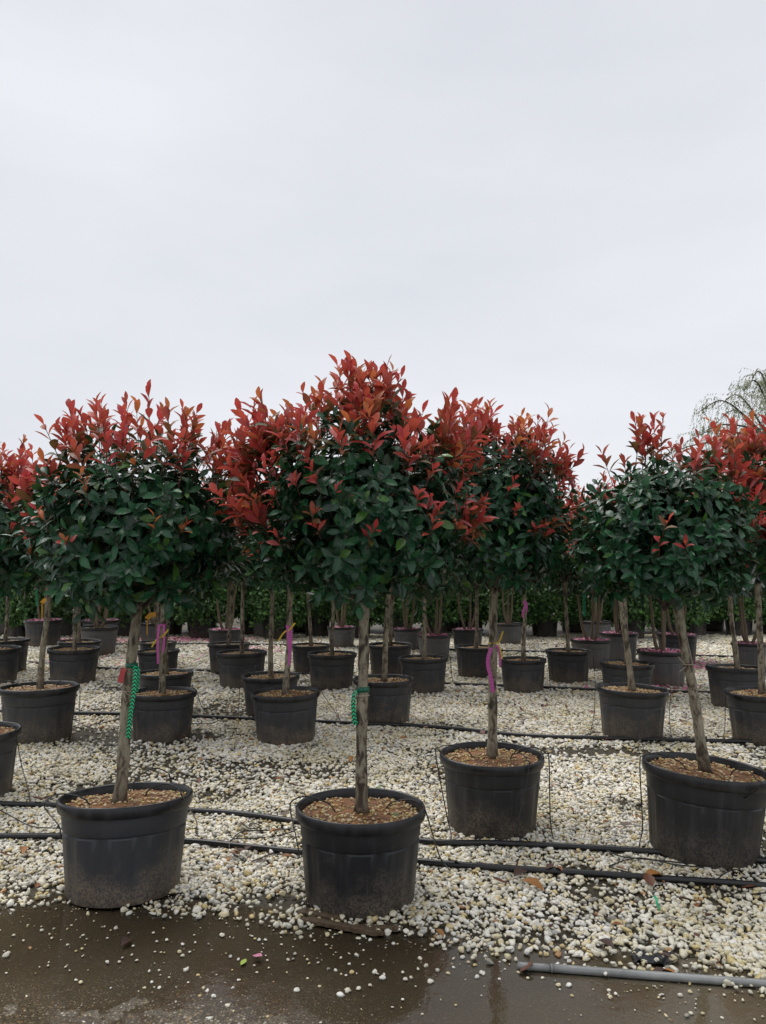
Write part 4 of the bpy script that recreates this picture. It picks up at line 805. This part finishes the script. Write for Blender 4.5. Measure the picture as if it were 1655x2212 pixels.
DPX = [(105, 1733, 22), (85, 1735, 18), (180, 1768, 20), (190, 1762, 18), (50, 1838, 20), (28, 1858, 18), (88, 1846, 16), (85, 1918, 14), (262, 2042, 22), (358, 1916, 16), (372, 1810, 14), (505, 1842, 22), (520, 1855, 18), (545, 1838, 16), (580, 1808, 18), (565, 1793, 14), (600, 1768, 16), (640, 1860, 20), (575, 1872, 16), (495, 1870, 18), (510, 1790, 14), (648, 1706, 16), (588, 1690, 16),
 (1110, 1905, 30), (1125, 1912, 30), (1098, 1918, 22), (1180, 1888, 18), (1215, 1892, 16), (1290, 2043, 28), (1390, 1905, 30), (1410, 1926, 28), (1500, 1955, 20), (1505, 1962, 16), (1450, 2098, 26), (1465, 2105, 22), (1120, 2098, 24), (1335, 1790, 18), (1320, 1782, 16), (1145, 1996, 14), (1420, 1900, 16), (1600, 1926, 18), (1540, 1985, 18), (1330, 1882, 14), (955, 1612, 14), (880, 1600, 12), (1045, 1592, 14), (1170, 1625, 16), (1110, 1648, 14), (1010, 1720, 14), (760, 1640, 14), (430, 1700, 12), (480, 1660, 12), (1350, 2010, 16), (1420, 2075, 18), (940, 2020, 16), (985, 1868, 16), (1190, 2010, 14), (860, 1970, 12)]
for i, (x, y, sz) in enumerate(DPX):
    p = at_z(x, y, .02); L_ = sz * 1.75 / F * p.y; o = obj('fallen_leaf', DM[i % 5]); on_tar = p.y < edge_y(p.x)
    o.location = (p.x, p.y, .016 if on_tar else .042); o.scale = (L_, L_, L_); o.rotation_euler = (rg.uniform(-.25, .25), rg.uniform(-.2, .1), rg.uniform(0, 6.28)); tag(o, 'brown fallen leaf on the wet tarmac' if on_tar else 'brown fallen leaf on the white gravel', 'fallen leaf', 'brown leaves on tarmac' if on_tar else 'brown leaves on gravel')
p = at_z(520, 2086, .012); o = obj('fallen_leaf', dead((.30, .42, .03), -.05, .1)); o.location = (p.x, p.y, .014); o.scale = (.045,) * 3; o.rotation_euler.z = 1.3; tag(o, 'yellow-green fallen leaf lying on the wet tarmac', 'fallen leaf')
p = at_z(545, 2070, .012); o = obj('petal', leaves_mesh('petal', petal_arr(np.zeros((1, 2)), 0, .036, np.random.default_rng(1)), M['petal'])); o.location = (p.x, p.y, .016); tag(o, 'single pale pink petal beside the yellow-green leaf on wet tarmac', 'petal')
p = at_z(1410, 1942, .03); c = p
tag(strip('ribbon_scrap', [at_z(1412, 1935, .04), at_z(1418, 1942, .045), at_z(1420, 1952, .035), at_z(1426, 1966, .03)], .012, M['green'], twist=1.5), 'bright green ribbon scrap dropped on white gravel', 'ribbon')
# black film scrap
V = []; n_ = 9; a = at_z(1360, 2068); 
for i in range(n_):
    for j in range(5): V.append((a.x + i / 8 * .17, a.y - j / 4 * .08 + .02 * math.sin(i), .012 + .014 * math.sin(i * .9 + j) ** 2))
tag(obj('plastic_scrap', mesh_np('plastic_scrap', np.array(V), [np.array([(i * 5 + j, i * 5 + j + 1, i * 5 + j + 6, i * 5 + j + 5) for i in range(n_ - 1) for j in range(4)])], M['plastic'])), 'torn scrap of black plastic film at the gravel edge by the puddle', 'plastic')
# leaf litter and petals too many to count, far off
g = np.random.default_rng(77); LX = []
for cx, cy, sx, sy, n_ in ((900, 1395, 3.5, 1.2, 420), (300, 1385, 1.6, .8, 300), (1500, 1400, 1.2, .8, 200), (700, 1480, 3.0, 1.0, 200), (1100, 1560, 2, .5, 120), (1250, 1395, .8, .5, 150), (350, 1580, 1.2, .3, 60)):
    q = at_z(cx, cy); LX.append(np.column_stack([q.x + g.normal(0, sx, n_), q.y + g.normal(0, sy, n_)]))
LX = np.concatenate(LX); d_ = petal_arr(LX, .03, .065, g); d_['W'] *= .5; d_['col'] = np.array(DC)[g.integers(0, 4, len(LX))]
nf = 420; nx_ = g.uniform(-3.6, 3.8, nf); ny_ = g.uniform(3.0, 8.0, nf); kf = (ny_ > edge_y(nx_)) & (fbm(nx_ * 1.5, ny_ * 1.5, 71) > .42)
for (pp_, s_) in POS.values(): kf &= (nx_ - pp_.x) ** 2 + (ny_ - pp_.y) ** 2 > .07
fr = petal_arr(np.column_stack([nx_, ny_])[kf], .022, .030, g); fr['W'] *= .55; fr['col'] = np.array(DC)[g.integers(0, 4, kf.sum())]
d_ = {q_: np.concatenate([d_[q_], fr[q_]]) for q_ in d_}
obj('leaf_litter', leaves_mesh('leaf_litter', d_, M['dead']), None, kind='stuff', label='brown leaf litter and fragments scattered over the gravel between the pots', category='leaf litter')
PX = []
for cx, cy, sx, sy, n_ in ((230, 1388, .9, .22, 420), (410, 1384, .7, .25, 420), (60, 1392, .4, .2, 90), (1500, 1440, .25, .5, 260), (1420, 1490, .35, .15, 120), (540, 1408, .35, .3, 120), (800, 1420, .6, .3, 60), (1290, 1420, .3, .3, 60), (300, 1425, .8, .5, 90)):
    q = at_z(cx, cy); PX.append(np.column_stack([q.x + g.normal(0, sx, n_), q.y + g.normal(0, sy, n_)]))
obj('fallen_petals', leaves_mesh('fallen_petals', petal_arr(np.concatenate(PX), .03, .05, g), M['petal']), None, kind='stuff', label='pink petals strewn over gravel beneath the multi-stemmed shrubs', category='petals')
# little weeds in the front pots and on the gravel
def weed(px_, z, lab, n_=9, size=.03):
    c = at_z(*px_, z); g_ = np.random.default_rng(int(px_[0])); a_ = g_.uniform(0, 6.28, n_); D_ = np.stack([np.cos(a_), np.sin(a_), g_.uniform(.2, .9, n_)], -1)
    d_ = dict(P=np.zeros((n_, 3)), D=D_, N=np.tile([0, 0, 1.], (n_, 1)), L=size * g_.uniform(.6, 1.2, n_), W=size * .35 * np.ones(n_), curl=g_.uniform(.1, .4, n_), fold=g_.uniform(.1, .3, n_), col=np.tile([.10, .20, .03], (n_, 1)) * g_.uniform(.6, 1.2, (n_, 1)))
    o = obj('weed', leaves_mesh('weed', d_, M['moss'])); o.location = c; tag(o, lab, 'weed')
weed((818, 1705), .39, 'small green weed growing just behind the trunk in the wood-scrap pot'); weed((852, 1762), .385, 'tiny green weed near the rim of the wood-scrap pot'); weed((218, 1738), .37, 'tiny green weed in the soil of the red-tagged tree'); weed((555, 1757), .01, 'green weed sprouting from gravel behind the front pipe', 8, .035); weed((1240, 1682), .01, 'tiny green weed in gravel right of the magenta-ribboned front pot', 7, .03)
# ------------------------------------------------------------------ far trees
def willow(loc, H_, rad, seed, lab):
    root = empty('willow_tree', loc, lab, 'tree'); g_ = np.random.default_rng(seed); rt = random.Random(seed)
    tube('trunk', [(0, 0, 0), (.1, 0, H_ * .2), (-.05, .1, H_ * .42)], [.34, .26, .2], M['dark'], 10, root)
    P, D, N, Ls, col, st = [], [], [], [], [], []
    for i in range(34):
        a_ = i * 2.399; rr_ = rad * math.sqrt((i + .5) / 34); tip = Vector((rr_ * math.cos(a_), rr_ * math.sin(a_), H_ * (1 - .34 * (rr_ / rad) ** 2) - rt.uniform(0, .5)))
        limb = catmull([Vector((0, 0, H_ * .4)), Vector((tip.x * .35, tip.y * .35, H_ * .66)), Vector((tip.x * .8, tip.y * .8, tip.z)), Vector((tip.x * 1.15, tip.y * 1.15, tip.z - .4))], 6)
        V, q, t = tube_arr(limb, np.linspace(.07, .008, len(limb)), 5); obj('limb', mesh_np('limb', V, [q, t], M['dark']), root)
        for s_ in range(26):
            b_ = limb[rt.randrange(6, len(limb))]; o_ = Vector((rt.gauss(0, .35), rt.gauss(0, .35), rt.uniform(-.1, .35))); L_ = rt.uniform(.9, 2.6); out_ = Vector((b_.x, b_.y, 0)).normalized() * rt.uniform(.1, .6) if (b_.x or b_.y) else Vector((0, 0, 0))
            for j in range(24):
                f = j / 23; pp_ = b_ + o_ * min(1, f * 3) + out_ * f + Vector((0, 0, .25 * f - L_ * f * f)); P.append(pp_); D.append((rt.gauss(0, .5) + out_.x, rt.gauss(0, .5) + out_.y, -.8)); N.append((rt.gauss(0, 1), rt.gauss(0, 1), .5)); Ls.append(rt.uniform(.08, .15)); col.append(np.array((.24, .27, .16)) * rt.uniform(.7, 1.4))
    Ls = np.array(Ls); n_ = len(Ls)
    obj('crown', leaves_mesh('crown', dict(P=np.array([tuple(p) for p in P]), D=np.array(D), N=np.array(N), L=Ls, W=Ls * .22, curl=np.full(n_, .1), fold=np.full(n_, .2), col=np.array(col)), M['willow']), root, kind='stuff')
wl = at_y(1725, 1222, 29.0); willow((wl.x, 29.0, 0), 9.5, 4.3, 3, 'tall pale green weeping willow far behind the potted trees')
def far_tree(px_, Y, H_, r_, seed, lab):
    q = at_y(px_, 1222, Y); root = empty('far_tree', (q.x, Y, 0), lab, 'tree'); tube('trunk', [(0, 0, 0), (.1, 0, H_ * .3), (0, .1, H_ * .6)], [.2, .15, .08], M['dark'], 8, root)
    c = obj('crown', leaves_mesh('crown', bush(seed, (r_, r_, H_ * .36), 3800, .13, [(.15, .18, .10), (.11, .14, .08), (.2, .22, .14)]), M['willow']), root, kind='stuff'); c.location = (0, 0, H_ * .64)
far_tree(492, 42, 6.6, 1.5, 5, 'pale rounded tree far off, peeping between red crowns'); far_tree(1505, 36, 6.4, 1.9, 6, 'pale green tree beside the willow, behind the mostly green tree')
